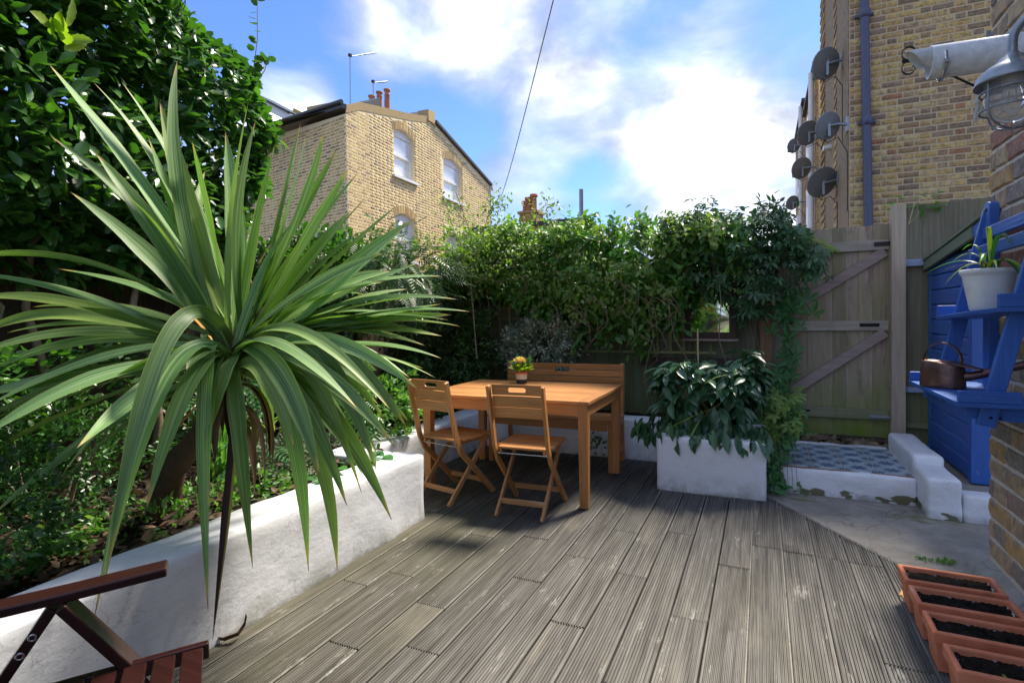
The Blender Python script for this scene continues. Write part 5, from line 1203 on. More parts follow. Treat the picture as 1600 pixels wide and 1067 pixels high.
# table
t = thing('garden_table', 'rectangular orange hardwood garden table with slatted top and square legs', 'table', (-1.74, 4.03, 0))
X0, X1, Y0, Y1, Z = -2.41, -1.065, 3.54, 4.53, .74
for a, b in ((X0, X0+.075), (X1-.075, X1)): mb = MB(); mb.box((a, Y0, Z-.024), (b, Y1, Z)); mb.build('end_board', M['teak_y'], t, bevel=.003)
nb_ = 11; w = (Y1-Y0)/nb_
for k in range(nb_): mb = MB(); mb.box((X0+.078, Y0+k*w+.0015, Z-.022), (X1-.078, Y0+(k+1)*w-.0015, Z-.0005)); mb.build('top_slat', M['teak_x'], t, bevel=.002, seg=1)
mb = MB(); 
for lo, hi, ax in (((X0+.08, Y0+.018, Z-.105), (X1-.08, Y0+.038, Z-.0245), 'x'), ((X0+.08, Y1-.038, Z-.105), (X1-.08, Y1-.018, Z-.0245), 'x'), ((X0+.018, Y0+.08, Z-.105), (X0+.038, Y1-.08, Z-.0245), 'y'), ((X1-.038, Y0+.08, Z-.105), (X1-.018, Y1-.08, Z-.0245), 'y')):
    mb = MB(); mb.box(lo, hi); mb.build('apron', M['teak_'+ax], t, bevel=.002, seg=1)
for x in (X0+.012, X1-.080):
    for y in (Y0+.012, Y1-.080):
        mb = MB(); V = [(x+a*.068, y+b*.068, Z-.0245) for a, b in ((0, 0), (1, 0), (1, 1), (0, 1))]+[(x+.004+a*.058, y+.004+b*.058, .006) for a, b in ((0, 0), (1, 0), (1, 1), (0, 1))]; mb.add(V, [(0, 1, 2, 3), (7, 6, 5, 4), (0, 4, 5, 1), (1, 5, 6, 2), (2, 6, 7, 3), (3, 7, 4, 0)]); mb.build('leg', M['teak_z'], t, bevel=.004)
# bench
t = thing('garden_bench', 'orange hardwood bench with slatted back and hand slot behind the table', 'bench', (-1.72, 4.75, 0))
bx0, bx1 = -2.30, -1.145
zz = [(.645, .697), (.703, .755), (.761, .813), (.819, .872)]
for i, (z0, z1) in enumerate(zz):
    f = lambda a, b, d, zc=(z0+z1)/2: ((bx0+bx1)/2+a, 4.90+.10*(zc-.7)+d, zc+b); mb = MB()
    if i == 3: 
        mb.box((bx0, 4.908, z0), (-1.80, 4.924, z1)); mb.box((-1.66, 4.908, z0), (bx1, 4.924, z1)); mb.box((-1.7995, 4.9085, z0+.018), (-1.6605, 4.9235, z1-.0005))
    elif i == 2:
        mb.box((bx0, 4.906, z0), (-1.80, 4.922, z1)); mb.box((-1.66, 4.906, z0), (bx1, 4.922, z1)); mb.box((-1.7995, 4.9065, z0+.0005), (-1.6605, 4.9215, z1-.016))
    else: mb.box((bx0, 4.90+.02*i*.1, z0), (bx1, 4.916+.02*i*.1, z1))
    mb.build('back_slat', M['teak_x'], t, bevel=.0015, seg=1)
for x in (bx0+.0, bx1-.035):
    mb = MB(); mb.strip([(x+.0175, 4.945, .88), (x+.0175, 4.925, .60), (x+.0175, 4.90, .40), (x+.0175, 4.93, 0)], .034, .045, (1, 0, 0)); mb.build('rear_leg', M['teak_z'], t, bevel=.003, seg=1)
    mb = MB(); mb.box((x, 4.47, .0), (x+.042, 4.512, .408)); mb.build('front_leg', M['teak_z'], t, bevel=.003, seg=1)
    mb = MB(); mb.box((x+.006, 4.514, .345), (x+.03, 4.885, .405)); mb.build('side_rail', M['teak_y'], t, bevel=.002, seg=1)
    mb = MB(); mb.box((x+.006, 4.514, .10), (x+.03, 4.90, .135)); mb.build('stretcher', M['teak_y'], t, bevel=.002, seg=1)
for k in range(6): mb = MB(); mb.box((bx0-.005, 4.455+k*.072, .411), (bx1+.005, 4.455+k*.072+.066, .430)); mb.build('seat_slat', M['teak_x'], t, bevel=.003, seg=1)
mb = MB(); mb.box((bx0+.045, 4.480, .345), (bx1-.045, 4.50, .408)); mb.build('front_rail', M['teak_x'], t, bevel=.002, seg=1)
# flower pot on the table
q = at_z(815, 598, .742); fx, fy_, fz = q[0], q[1], .7405
t = thing('flower_pot', 'small two-tone pot with peach coloured flowers on the table', 'flower pot', (fx, fy_, fz))
mb = MB(); mb.lathe([(0, 0), (.046, 0), (.047, .002), (.047, .034)], (fx, fy_, fz), 24); mb.build('pot_base', M['pot_black'], t)
mb = MB(); mb.lathe([(.0471, .0345), (.048, .038), (.050, .079), (.0495, .080)], (fx, fy_, fz), 24); mb.build('pot_band', M['cream_band'], t)
mb = MB(); mb.lathe([(.051, .0805), (.053, .084), (.053, .100), (.047, .101), (.046, .088), (0, .088)], (fx, fy_, fz), 24); mb.build('pot_rim', M['terracotta'], t)
n = 60; D = rdir(n); D[:, 2] = abs(D[:, 2]); P = np.array([fx, fy_, fz+.10])+D*np.array([.045, .045, .03]); leaves('foliage', M['l_lime'], 'ovate', P, D+np.array([0, 0, .4]), rdir(n)*.4+np.array([0, 0, 1]), .045+.05*rng.random(n), t)
n = 15; P = np.array([fx, fy_, fz+.12])+rng.normal(size=(n, 3))*.015; leaves('foliage', M['l_big'], 'ovate', P, rdir(n)+np.array([0, 0, 1.1]), rdir(n), .09+.05*rng.random(n), t)
n = 260; D = rdir(n); D[:, 2] = abs(D[:, 2]); P = np.array([fx-.012, fy_, fz+.185])+D*np.array([.052, .052, .03]); leaves('flowers', M['l_flower'], 'round', P, rdir(n)+np.array([0, 0, .3]), rdir(n)+np.array([0, 0, .6]), .016+.008*rng.random(n), t)
mb = MB()
for k in range(7): a = k*.9; mb.tube([(fx, fy_, fz+.09), (fx-.012+.04*math.cos(a), fy_+.04*math.sin(a), fz+.185)], .002, 5)
mb.build('stem', M['stem_green'], t)

# dark red armchair in the lower left corner
U = Vector((.60, .80, 0)); Vv = Vector((.80, -.60, 0)); S0 = Vector((-1.445, 1.025, 0)); Zv = Vector((0, 0, 1))
t = thing('reclining_armchair', 'dark red stained slatted garden armchair cut off by the lower left corner', 'armchair', tuple(S0-U*.25+Vv*.3))
def cp(u, v, z): return S0+U*u+Vv*v+Zv*z
def cbar(name, a, b, w, h, up=Zv, mat='mahog_y', bev=.004): mb = MB(); mb.beam(cp(*a), cp(*b), w, h, up); return mb.build(name, M[mat], t, bevel=bev)
for v in (-.030, .640):
    arm = MB(); pts = [(-.085, .632), (-.30, .618), (-.56, .606), (-.72, .604)]
    arm.strip([cp(u, v, z) for u, z in pts], .068, .026, Vv); arm.build('armrest', M['mahog_y'], t, bevel=.005)
    vv = v-.004 if v < 0 else v+.004
    cbar('leg', (-.315, vv+.012, .598), (.095, vv+.012, .0), .026, .078, up=Vv, mat='mahog_z')
    cbar('leg', (-.335, vv-.012, .590), (-.72, vv-.012, .0), .026, .078, up=Vv, mat='mahog_z')
    for (u, z) in ((-.285, .535), (-.375, .53), (-.40, .49)):
        mb = MB(); mb.lathe([(.0115, 0), (.010, .004), (.006, .0055), (.0055, .002), (0, .002)], cp(u, vv+.024, z), 12, axis=tuple(Vv)); mb.build('bolt', M['steel'], t)
    sv = -.0 if v < 0 else .61
    cbar('seat_rail', (.012, sv, .388), (-.60, sv, .375), .024, .045, mat='mahog_y')
for k in range(9): cbar('seat_slat', (-.028-.066*k, .014, .398), (-.028-.066*k, .596, .398), .052, .016, mat='mahog_x', bev=.003)
for v in (.0, .61): cbar('back_rail', (-.56, v, .36), (-.80, v, .98), .024, .045, up=U, mat='mahog_z')
for k in range(8): cbar('back_slat', (-.575-.029*k, .014, .46+.068*k), (-.575-.029*k, .596, .46+.068*k), .016, .05, mat='mahog_x', bev=.003)

# ================================================================ plants
# sword-leaved cordyline in the near bed
CC = np.array(at_x(368, 548, -2.13))
cor = thing('cordyline_palm', 'large spiky cordyline with long striped sword leaves leaning over the raised bed', 'palm', tuple(at_z(252, 812, .36)))
base = np.array(at_z(252, 812, .34)); mb = MB()
tr_pts = [base, base+np.array([.05, .03, .25]), (base+CC)/2+np.array([.08, -.02, .05]), CC+np.array([-.03, 0, -.12]), CC]
mb.tube(tr_pts, [.075, .062, .052, .046, .03], 14); mb.build('trunk', M['bark'], cor)
tips = []  # (x, y, depth offset sign, droop) in the photo's frame; the leaf keeps its real length
up_ = [(76, 100), (78, 212), (145, 128), (190, 128), (277, 96), (150, 240), (388, 160), (400, 188), (320, 268), (232, 215), (478, 212), (505, 208), (527, 232), (545, 264), (560, 270), (575, 305), (548, 330), (470, 190), (430, 225), (622, 320), (648, 342), (600, 395), (635, 352), (352, 205), (250, 160), (300, 220), (110, 300)]
rt_ = [(692, 432), (690, 462), (612, 424), (706, 492), (636, 452), (690, 560), (735, 487), (690, 525), (662, 576), (655, 500), (715, 468), (665, 540), (700, 500), (560, 365), (655, 410), (690, 475), (640, 510), (720, 510), (680, 590), (600, 440), (590, 560)]
rl_ = [(640, 660), (612, 690), (590, 712), (560, 700), (636, 668), (580, 748), (610, 640), (655, 610), (640, 590), (600, 655), (618, 700), (560, 640)]
dn_ = [(612, 812), (527, 890), (482, 892), (542, 790), (500, 742), (395, 888), (565, 770), (588, 735), (460, 700)]
bt_ = [(325, 952), (322, 690), (291, 578), (326, 800), (165, 905), (228, 797), (148, 962)]
lf_ = [(-20, 812), (98, 740), (-40, 690), (-45, 662), (-50, 620), (-50, 600), (-60, 560), (-50, 535), (-60, 470), (-60, 425), (-70, 405), (138, 565), (10, 520), (40, 600), (20, 660), (50, 480), (-30, 640), (90, 420), (60, 790), (-60, 740), (120, 700), (180, 650), (-40, 590), (150, 610)]
spec = [(p, 'u') for p in up_]+[(p, 'r') for p in rt_]+[(p, 'l') for p in rl_]+[(p, 'd') for p in dn_]+[(p, 'b') for p in bt_]+[(p, 'f') for p in lf_]
fwd = -ROT[:, 2]; D0 = float((CC-EYE) @ fwd)
def wf(s_): return (.42+.58*min(1, s_/.42)**.9)*(1 if s_ < .55 else max(0, 1-((s_-.55)/.45)**2.0))
random.seed(21)
for (px, py), g_ in spec:
    r2 = math.hypot(px-368, py-548)/FPX*D0
    L_ = 1.02 if g_ in 'uf' else .98 if g_ in 'rl' else .95
    if (px, py) in ((322, 690), (291, 578)): L_ = .62
    room = math.sqrt(max(0, L_*L_-(r2*1.0)**2)) if r2 < L_ else 0
    sgn = {'u': random.choice((-.35, .5, .8)), 'r': random.choice((-.5, .3, .8)), 'l': random.choice((-.7, -.2, .3)), 'd': random.choice((-.75, -.4)), 'b': -.85, 'f': random.choice((-.45, .2, .5))}[g_]
    dep = D0+room*sgn*.75; dep = max(dep, 1.15)
    if g_ == 'f' and py > 600: dep = D0*random.uniform(.72, .85)
    if g_ == 'f' and py <= 600 and random.random() < .5: dep = D0*random.uniform(.85, .95)
    if g_ == 'r': dep = max(dep, D0*1.0)
    d = _ray(px, py); tip = EYE+d*dep
    if g_ in 'db' : 
        if tip[0] < -1.98 and tip[2] < .6: tip = EYE+d*(-1.95/d[0])        # hangs in front of the bed wall
    if tip[2] < .05: tip[2] = .05
    a = CC+np.array([random.gauss(0, .022), random.gauss(0, .022), random.uniform(-.10, .03)])
    v = tip-a; dist = np.linalg.norm(v); vh = v*np.array([1, 1, 0])
    lift = {'u': .05, 'r': .17, 'l': .34, 'd': .50, 'b': .62, 'f': .18}[g_]*random.uniform(.6, 1.4)
    if (px, py) in ((322, 690), (291, 578)): lift = .26
    out_ = {'u': .0, 'r': .0, 'l': .06, 'd': .14, 'b': .10, 'f': .0}[g_]
    m_ = a+v*(.42 if g_ in 'ldb' else .5)+np.array([0, 0, lift])*dist+norm(vh+1e-6)*out_*dist+rng.normal(size=3)*np.array([.05, .05, .03])*dist*(1.3 if g_ in 'uf' else .9)
    ref = norm(np.array([0, 0, 1.0])*(1.0 if g_ not in 'u' else .25)+norm(vh+1e-6)*(-.2 if g_ != 'u' else -.6)+rng.normal(size=3)*.22-fwd*(.35 if g_ in 'ub' else .15))
    if g_ in 'db': ref = norm(-fwd*1.0+np.array([0, 0, .3])+rng.normal(size=3)*.22)
    elif g_ == 'l': ref = norm(-fwd*.6+np.array([0, 0, .8])+rng.normal(size=3)*.2)
    w_ = random.uniform(.058, .088)
    strap_leaf((a, m_, tip), w_, random.uniform(.18, .42), 'leaf', M['cord'], cor, ref=ref, nseg=20, twist=random.uniform(-.7, .7)*(.5 if g_ in 'db' else 1), wfun=wf)
# inner and rear fill
for k in range(20):
    az = random.uniform(0, 2*PI); el = random.choice((random.uniform(.2, 1.3), random.uniform(-.5, .5))); L_ = random.uniform(.6, .95)
    dr = np.array([math.cos(az)*math.cos(el), math.sin(az)*math.cos(el), math.sin(el)])
    if dr @ fwd < -.25: continue
    a = CC+rng.normal(size=3)*.02-np.array([0, 0, .03]); tip = a+dr*L_-np.array([0, 0, .12*(1.2-el)])
    if tip[2] < .5: continue
    m_ = a+dr*L_*.5+np.array([0, 0, .16])
    strap_leaf((a, m_, tip), random.uniform(.05, .07), .3, 'leaf', M['cord'], cor, ref=norm(np.array([0, 0, 1])+rng.normal(size=3)*.3), nseg=14, twist=random.uniform(-.5, .5), wfun=wf)
# dead and yellowing leaves
for k in range(16):                                            # skirt of dead leaves round the trunk
    az = random.uniform(0, 2*PI); a = CC+np.array([-.02, 0, -random.uniform(.10, .35)]); o_ = np.array([math.cos(az), math.sin(az), 0]); L_ = random.uniform(.25, .5)
    strap_leaf((a, a+o_*L_*.35+np.array([0, 0, .03]), a+o_*L_*.32+np.array([0, 0, -L_*.8])), random.uniform(.025, .04), .4, 'withered_leaf', random.choice((M['dryleaf'], M['dead'], M['dryleaf'])), cor, nseg=8, wfun=wf, twist=random.uniform(-1, 1))
tp = at_x(332, 1000, -1.93); strap_leaf((CC+np.array([0, 0, -.14]), CC+np.array([.13, -.10, -.30]), tp), .040, .3, 'dead_leaf', M['dead'], cor, ref=tuple(-fwd), nseg=16, wfun=wf)
for px, py, m_ in ((262, 470, 'yellowleaf'), (300, 640, 'yellowleaf'), (215, 770, 'dryleaf'), (300, 760, 'dryleaf'), (275, 735, 'dryleaf'), (390, 740, 'dryleaf')):
    d = _ray(px, py); tp = EYE+d*(D0+.35); strap_leaf((CC+np.array([0, 0, -.12]), (CC+tp)/2+np.array([0, 0, .10]), tp), .035, .4, 'withered_leaf', M[m_], cor, nseg=10, wfun=wf, twist=1.0)
# shed dead leaf curled on the deck
t = thing('dried_sword_leaf', 'curled dry brown sword leaf lying on the deck against the white wall', 'leaf', (-1.98, 1.75, 0))
pts = [at_z(321, 995, .015), at_z(350, 998, .02), at_z(372, 990, .03), np.array(at_z(382, 975, .05)), np.array(at_z(385, 960, .10))]
mb = MB(); mb.strip([Vector(p.tolist()) for p in pts], .022, .003, (.3, -.5, 1)); mb.build('blade', M['brownleaf'], t)

# hedge at the left: dense toothed evergreen leaves over a dark frame of branches
hd = thing('evergreen_hedge', 'tall dense dark green hedge with toothed leaves filling the upper left', 'hedge', (-3.6, 1.4, .35))
def hedge_pts(n, depth=.0):
    y = rng.uniform(-.9, 3.35, n); z = rng.uniform(1.55, 4.6, n)
    return y, z
n = 15000; y, z = hedge_pts(n)
nz = np.array([mnoise.noise(Vector((a*1.6, b*1.6, 0)))+.5*mnoise.noise(Vector((a*4, b*4, 3))) for a, b in zip(y, z)])
xs = -3.28+.16*nz-.35*np.clip((1.95-z)/.5, 0, 1)-.20*np.clip((z-3.2)/1.2, 0, 1)
dp = rng.random(n)**1.8*.42; P = np.stack([xs-dp, y, z], 1)
def hedge_edge(x, z):
    q = abs(x)/3.28; zz = (z-1.32)/q+1.32
    return q*(np.interp(zz, [1.5, 1.67, 2.0, 2.25, 2.6, 2.8, 3.01, 3.15, 3.29, 3.6, 4.6], [2.40, 2.52, 2.72, 2.85, 2.96, 2.95, 2.80, 2.55, 2.20, 1.9, 1.5])+.05*np.sin(zz*17)+.04*np.sin(zz*31+1))
keep = P[:, 1] < hedge_edge(P[:, 0], P[:, 2])-.03+rng.normal(size=n)*.035; P = P[keep]; m_ = len(P)
clump = np.stack([[mnoise.noise(Vector((p[0]*5, p[1]*5, p[2]*5))) for p in P], [mnoise.noise(Vector((p[0]*5+9, p[1]*5, p[2]*5))) for p in P], [mnoise.noise(Vector((p[0]*5, p[1]*5+9, p[2]*5))) for p in P]], 1)
T = norm(clump*1.3+rdir(m_)*.55+np.array([.45, .15, -.25])); Nn = norm(rdir(m_)*.45+np.array([.55, .1, .75]))
leaves('foliage', M['l_hedge'], 'toothed', P, T, Nn, .075+.05*rng.random(m_), hd)
n = 3200; y = rng.uniform(1.2, 3.3, n); z = rng.uniform(1.5, 3.8, n); P = np.stack([rng.uniform(-3.95, -3.35, n), np.zeros(n), z], 1); P[:, 1] = hedge_edge(P[:, 0], P[:, 2])-.05-abs(rng.normal(size=n))*.10
leaves('foliage', M['l_hedge'], 'toothed', P, rdir(n)+np.array([.2, .5, -.1]), rdir(n)*.6+np.array([.2, .4, .7]), .07+.045*rng.random(n), hd)
n = 5500; P = np.stack([rng.uniform(-4.6, -3.6, n), rng.uniform(-.9, 3.3, n), rng.uniform(1.7, 4.5, n)], 1); P = P[P[:, 1] < hedge_edge(P[:, 0], P[:, 2])-.35]; n = len(P)
leaves('inner_foliage', M['l_hedge'], 'round', P, rdir(n), rdir(n), .12+.08*rng.random(n), hd)
for i in range(9):
    y = .4+.36*i+random.uniform(-.1, .1); xb = -3.55+random.uniform(-.15, .15); mb = MB(); pts = [(xb, y, .33)]; r0 = random.uniform(.016, .03)
    for k in range(1, 6): pts.append((xb+random.uniform(-.08, .08), y+.05*k*random.uniform(-1, 1), .33+.36*k))
    mb.tube(pts, [r0*(1-.1*k) for k in range(6)], 8); mb.build('stem', M['stem'], hd)
for a, b in (((395, 120), (402, 0)), ((400, 130), (420, 88)), ((280, 30), (290, -20)), ((418, 240), (440, 188))):      # loose shoots against the sky
    p0 = at_x(*a, -3.35); p1 = at_x(*b, -3.30); mb = MB(); mb.tube([p0, (np.array(p0)+p1)/2+np.array([0, .02, .0]), p1], [.004, .003, .002], 5); mb.build('shoot', M['stem'], hd)
    n = 12; s_ = np.linspace(.1, 1, n)[:, None]; P = np.array(p0)*(1-s_)+np.array(p1)*s_; leaves('shoot_leaves', M['l_hedge'], 'round', P, rdir(n)*np.array([1, 1, .5])+np.array([0, 0, .3]), rdir(n)+np.array([.4, 0, .3]), .055+.03*rng.random(n), hd)
q = at_x(88, 55, -3.05); n = 9; leaves('yellow_young_leaves', M['l_lime'], 'toothed', np.array(q)+rng.normal(size=(n, 3))*.03, rdir(n)+np.array([.3, 0, .8]), rdir(n)+np.array([.8, -.4, .3]), .10+.04*rng.random(n), hd)

# low box hedge in the shade under the hedge
for i, (cx, cy, cz, rx, ry, rz, n, lab) in enumerate([(-2.72, .95, .60, .40, .42, .36, 5200, 'dark small-leaved box bush at the lower left behind the armchair'), (-3.15, 1.45, .62, .38, .40, .38, 3800, 'second dark box bush further back under the hedge'), (-2.55, .1, .60, .42, .45, .40, 2600, 'box bush nearest the camera, partly out of the frame')]):
    bush('box_bush', lab, 'bush', (cx, cy, cz), (rx, ry, rz), n, 'ovate', M['l_box'], .030, cutz=.36, lump=.3, group='box bushes under the hedge')
bush('laurel_shrub', 'mid-height dark leafy shrub against the side fence left of the cordyline', 'shrub', (-3.45, 1.0, .95), (.30, .75, .50), 3600, 'ovate', M['l_hedge'], .06, lump=.35, cutz=.36)
bush('laurel_shrub', 'loose dark shrub against the side fence right of the cordyline trunk', 'shrub', (-3.5, 2.6, .85), (.28, .75, .42), 2600, 'ovate', M['l_pitt'], .05, lump=.4, cutz=.36)
# strappy perennials and silver plants in the bed
def clump(name, label, c, n, L_, mat, w=.014, spread=.9, group=None):
    t = thing(name, label, 'plant', tuple(c), group)
    c = np.array(c, float)
    for k in range(n):
        a = random.uniform(0, 2*PI); e = random.uniform(.3, 1)*spread; l = L_*random.uniform(.6, 1.1)
        b = c+np.array([random.gauss(0, .03), random.gauss(0, .03), 0]); tp = b+np.array([math.cos(a)*e*l, math.sin(a)*e*l, l*(1.05-.6*e)]); m_ = b+np.array([math.cos(a)*e*l*.35, math.sin(a)*e*l*.35, l*.8])
        strap_leaf((b, m_, tp), w, .35, 'leaf', mat, t, nseg=7)
    return t
clump('strappy_plant', 'clump of arching green strap leaves behind the cordyline trunk', (-3.0, 2.25, .35), 22, .42, M['l_ivy'], .02)
clump('strappy_plant', 'smaller clump of strap leaves against the dark side fence', (-3.25, 2.75, .35), 18, .40, M['l_lime'], .018)
bush('silver_plant', 'silvery grey-green feathery plant in the bed behind the white wall', 'plant', (-2.78, 2.55, .46), (.24, .30, .15), 2200, 'small', M['l_silver'], .026, stems=False, cutz=.35)
bush('silver_plant', 'second silvery feathery plant further along the bed', 'plant', (-3.1, 3.15, .48), (.26, .30, .17), 1500, 'small', M['l_silver'], .026, stems=False, cutz=.35)
bush('leafy_shrub', 'low green leafy shrub spilling over the corner of the raised bed', 'shrub', (-2.85, 3.55, .60), (.30, .42, .26), 1500, 'ovate', M['l_ivy'], .055, cutz=.36)
bush('fine_shrub', 'dark fine-leaved shrub behind the left end of the table', 'shrub', (-3.05, 4.35, .62), (.30, .45, .34), 3800, 'ovate', M['l_box'], .034, cutz=.32)
bush('bed_seedlings', 'patch of small bright green seedlings in the bed beneath the sword leaves', 'plant', (-2.55, 1.7, .40), (.28, .95, .08), 1300, 'ovate', M['l_ivy'], .036, stems=False, cutz=.36)
n = 20; P = np.stack([rng.uniform(-2.42, -2.2, n), rng.uniform(2.2, 3.0, n), np.full(n, .44)], 1)
t = thing('trailing_leaves', 'few broad green leaves trailing onto the top of the white wall', 'plant', (-2.3, 2.6, .43)); leaves('foliage', M['l_big'], 'ovate', P, rdir(n)*np.array([1, 1, .15])+np.array([.4, 0, 0]), rdir(n)*.25+np.array([0, 0, 1]), .06+.07*rng.random(n), t)
n = 240; P = np.stack([rng.uniform(-3.3, -2.6, n), rng.uniform(2.2, 3.3, n), rng.uniform(.45, .95, n)], 1)
t = thing('fern_fronds', 'bright feathery compound leaves showing between the sword leaves', 'plant', (-2.95, 2.7, .35)); leaves('foliage', M['l_big'], 'pinnate', P[:60], rdir(60)*.8+np.array([.3, -.2, -.1]), rdir(60)*.5+np.array([.4, -.3, .8]), .14+.08*rng.random(60), t)
mb = MB()
for k in range(5): x_, y_ = -3.2+.12*k, 2.4+.2*k; mb.tube([(x_, y_, .35), (x_+.05, y_-.02, .7), (x_+.1, y_, 1.05)], .006, 5)
mb.build('stem', M['stem'], t)

# rounded dark shrub, variegated shrub
bush('pittosporum_shrub', 'large rounded dark olive shrub in the corner left of the bench', 'shrub', (-3.12, 5.10, 1.02), (.55, .42, .62), 13000, 'ovate', M['l_pitt'], .045, lump=.22)
bush('variegated_shrub', 'cream-edged variegated shrub behind the left half of the bench back', 'shrub', (-2.17, 5.42, 1.00), (.46, .22, .33), 8500, 'ovate', M['l_varieg'], .036, lump=.22)
bush('wisteria', 'loose wisteria with hanging compound leaves in front of the yellow house', 'climber', (-3.35, 4.55, 1.72), (.55, .65, .42), 900, 'pinnate', M['l_pitt'], .17, droop=.9, lump=.3)
bush('dark_climber', 'dense dark foliage mass over the fence corner behind the sword leaves', 'climber', (-3.75, 4.1, 1.75), (.45, 1.0, .40), 5200, 'ovate', M['l_hedge'], .07, lump=.3)

# climber over the back fence
iv = thing('fence_climber', 'thick green honeysuckle and ivy climber smothering the top of the back fence', 'climber', (-1.6, 5.6, .3))
prof_t = [(690, 425), (720, 385), (750, 372), (790, 348), (830, 352), (870, 350), (905, 338), (950, 345), (1000, 336), (1050, 344), (1090, 352), (1140, 345)]
prof_b = [(690, 480), (735, 480), (770, 465), (800, 468), (840, 500), (880, 495), (910, 530), (960, 515), (1000, 550), (1025, 530), (1055, 490), (1068, 448), (1100, 438), (1140, 436)]
TX = [(at_y(x, y, 5.45)[0], at_y(x, y, 5.45)[2]) for x, y in prof_t]; BX = [(at_y(x, y, 5.45)[0], at_y(x, y, 5.45)[2]) for x, y in prof_b]
def interp(pr, x): return np.interp(x, [p[0] for p in pr], [p[1] for p in pr])
def mass(n, x0, x1, mat, kind, size, topf, botf, parent, yc=5.5, bulge=.20, droop=.5, nm='foliage', jag=.17, seed=0):
    nc = n//9; x = rng.uniform(x0, x1, nc); tz = topf(x)+np.array([mnoise.noise(Vector((a*5, seed, 0))) for a in x])*jag; bz = botf(x)+np.array([mnoise.noise(Vector((a*6, seed+5, 0))) for a in x])*jag*1.6
    s_ = rng.random(nc)**.9; z = bz+(tz-bz)*s_
    lump = np.array([mnoise.noise(Vector((a*3, b*3, seed)))+.6*mnoise.noise(Vector((a*8, b*8, seed))) for a, b in zip(x, z)])
    keepc = lump+rng.random(nc)*.8 > .08
    y = yc-bulge*np.sin(np.clip(s_, .05, 1)*PI)**.5-lump*.11+abs(rng.normal(size=nc))*.12
    C = np.stack([x, y, z], 1)[keepc]; i = rng.integers(0, len(C), n); P = C[i]+rng.normal(size=(n, 3))*size*.6
    cd = rdir(len(C))[i]
    T = norm(cd*.8+rdir(n)*.6+np.array([0, -.35, -droop])); Nn = norm(rdir(n)*.5+cd*.3+np.array([0, -.55, .75])); S = size*(.6+.7*rng.random(n))
    return leaves(nm, mat, kind, P, T, Nn, S, parent)
tf = lambda x: interp(TX, x); bf = lambda x: interp(BX, x)
mass(10500, -3.35, -.15, M['l_ivy'], 'ovate', .078, tf, bf, iv, seed=1)
mass(3600, -3.1, -.3, M['l_rose'], 'ovate', .055, lambda x: tf(x)+.03, lambda x: bf(x)+.12, iv, yc=5.36, seed=4, nm='pale_foliage')
mass(3600, -3.3, -.1, M['l_hedge'], 'round', .07, lambda x: tf(x)-.10, bf, iv, yc=5.66, bulge=.05, seed=7, nm='inner_foliage')
mb = MB()
for k in range(15):
    x = random.uniform(-3.0, -.3); z1_ = float(tf(x)); z0_ = float(bf(x)); pts = [(x+random.uniform(-.1, .1), 5.62, .35 if k % 3 == 0 else z0_-random.uniform(.0, .25))]
    for j in range(1, 6): pts.append((x+random.uniform(-.14, .14), 5.62-.30*math.sin(j/6*PI)-random.uniform(0, .05), pts[0][2]+(z1_-pts[0][2])*j/5))
    mb.tube(pts, [.007, .006, .005, .004, .003, .002], 5)
for k in range(22):                                             # hanging looped tendrils
    x = random.uniform(-2.5, -.9); z = float(bf(x))+random.uniform(.1, .5); mb.tube([(x, 5.22, z), (x+.08, 5.15, z+.06), (x+.2, 5.14, z-.02), (x+.22+random.uniform(-.05, .1), 5.17, z-.18), (x+.12, 5.2, z-.28)], .0028, 5)
mb.build('vine_stem', M['stem'], iv)
# Virginia creeper over the gate's hinge post
vc = thing('virginia_creeper', 'dark bronze-green creeper with five-fingered leaves tumbling round the hinge post', 'climber', (.05, 5.6, .2))
T2 = [(at_y(x, y, 5.5)[0], at_y(x, y, 5.5)[2]) for x, y in [(1040, 345), (1080, 342), (1110, 332), (1150, 330), (1190, 322), (1215, 335), (1240, 362), (1262, 385)]]
B2 = [(at_y(x, y, 5.5)[0], at_y(x, y, 5.5)[2]) for x, y in [(1040, 430), (1080, 425), (1110, 440), (1130, 470), (1160, 520), (1190, 480), (1215, 440), (1240, 425), (1262, 400)]]
t2 = lambda x: interp(T2, x); b2 = lambda x: interp(B2, x)
mass(1500, -.85, .42, M['l_creeper'], 'palmate', .085, t2, b2, vc, yc=5.52, seed=12, droop=.8)
mass(900, -.55, .22, M['l_creeper'], 'ovate', .075, lambda x: t2(x)+.05, lambda x: b2(x)+.1, vc, yc=5.6, seed=15, droop=.6)
lv, lf5 = leaf_template('palmate'); lme = None
big = [(1240, 488, .15), (1262, 470, .11), (1222, 500, .12), (1270, 492, .10), (1215, 470, .09), (1250, 515, .09), (1232, 530, .10), (1245, 548, .08), (1222, 560, .09), (1240, 572, .08), (1215, 585, .08), (1238, 590, .085), (1225, 610, .08), (1212, 628, .08), (1244, 560, .07), (1205, 600, .07), (1235, 625, .07), (1228, 380, .11), (1250, 392, .09), (1208, 395, .10), (1262, 372, .08), (1170, 490, .09), (1150, 478, .08), (1160, 505, .08), (1178, 470, .08), (1200, 445, .09), (1140, 415, .10), (1125, 405, .09), (1205, 520, .08)]
for i, (px, py, s_) in enumerate(big):
    p = at_y(px, py, 5.60-random.uniform(0, .06)); 
    if lme is None: lme = bpy.data.meshes.new('leaf'); lme.from_pydata(lv.tolist(), [], lf5); lme.materials.append(M['l_big']); lme.update()
    o = link('leaf', lme, vc); o.location = tuple(p); o.scale = (s_*1.35,)*3
    o.rotation_euler = (R(random.uniform(-115, -75))+PI, random.uniform(-.4, .4), random.uniform(-.6, .6))
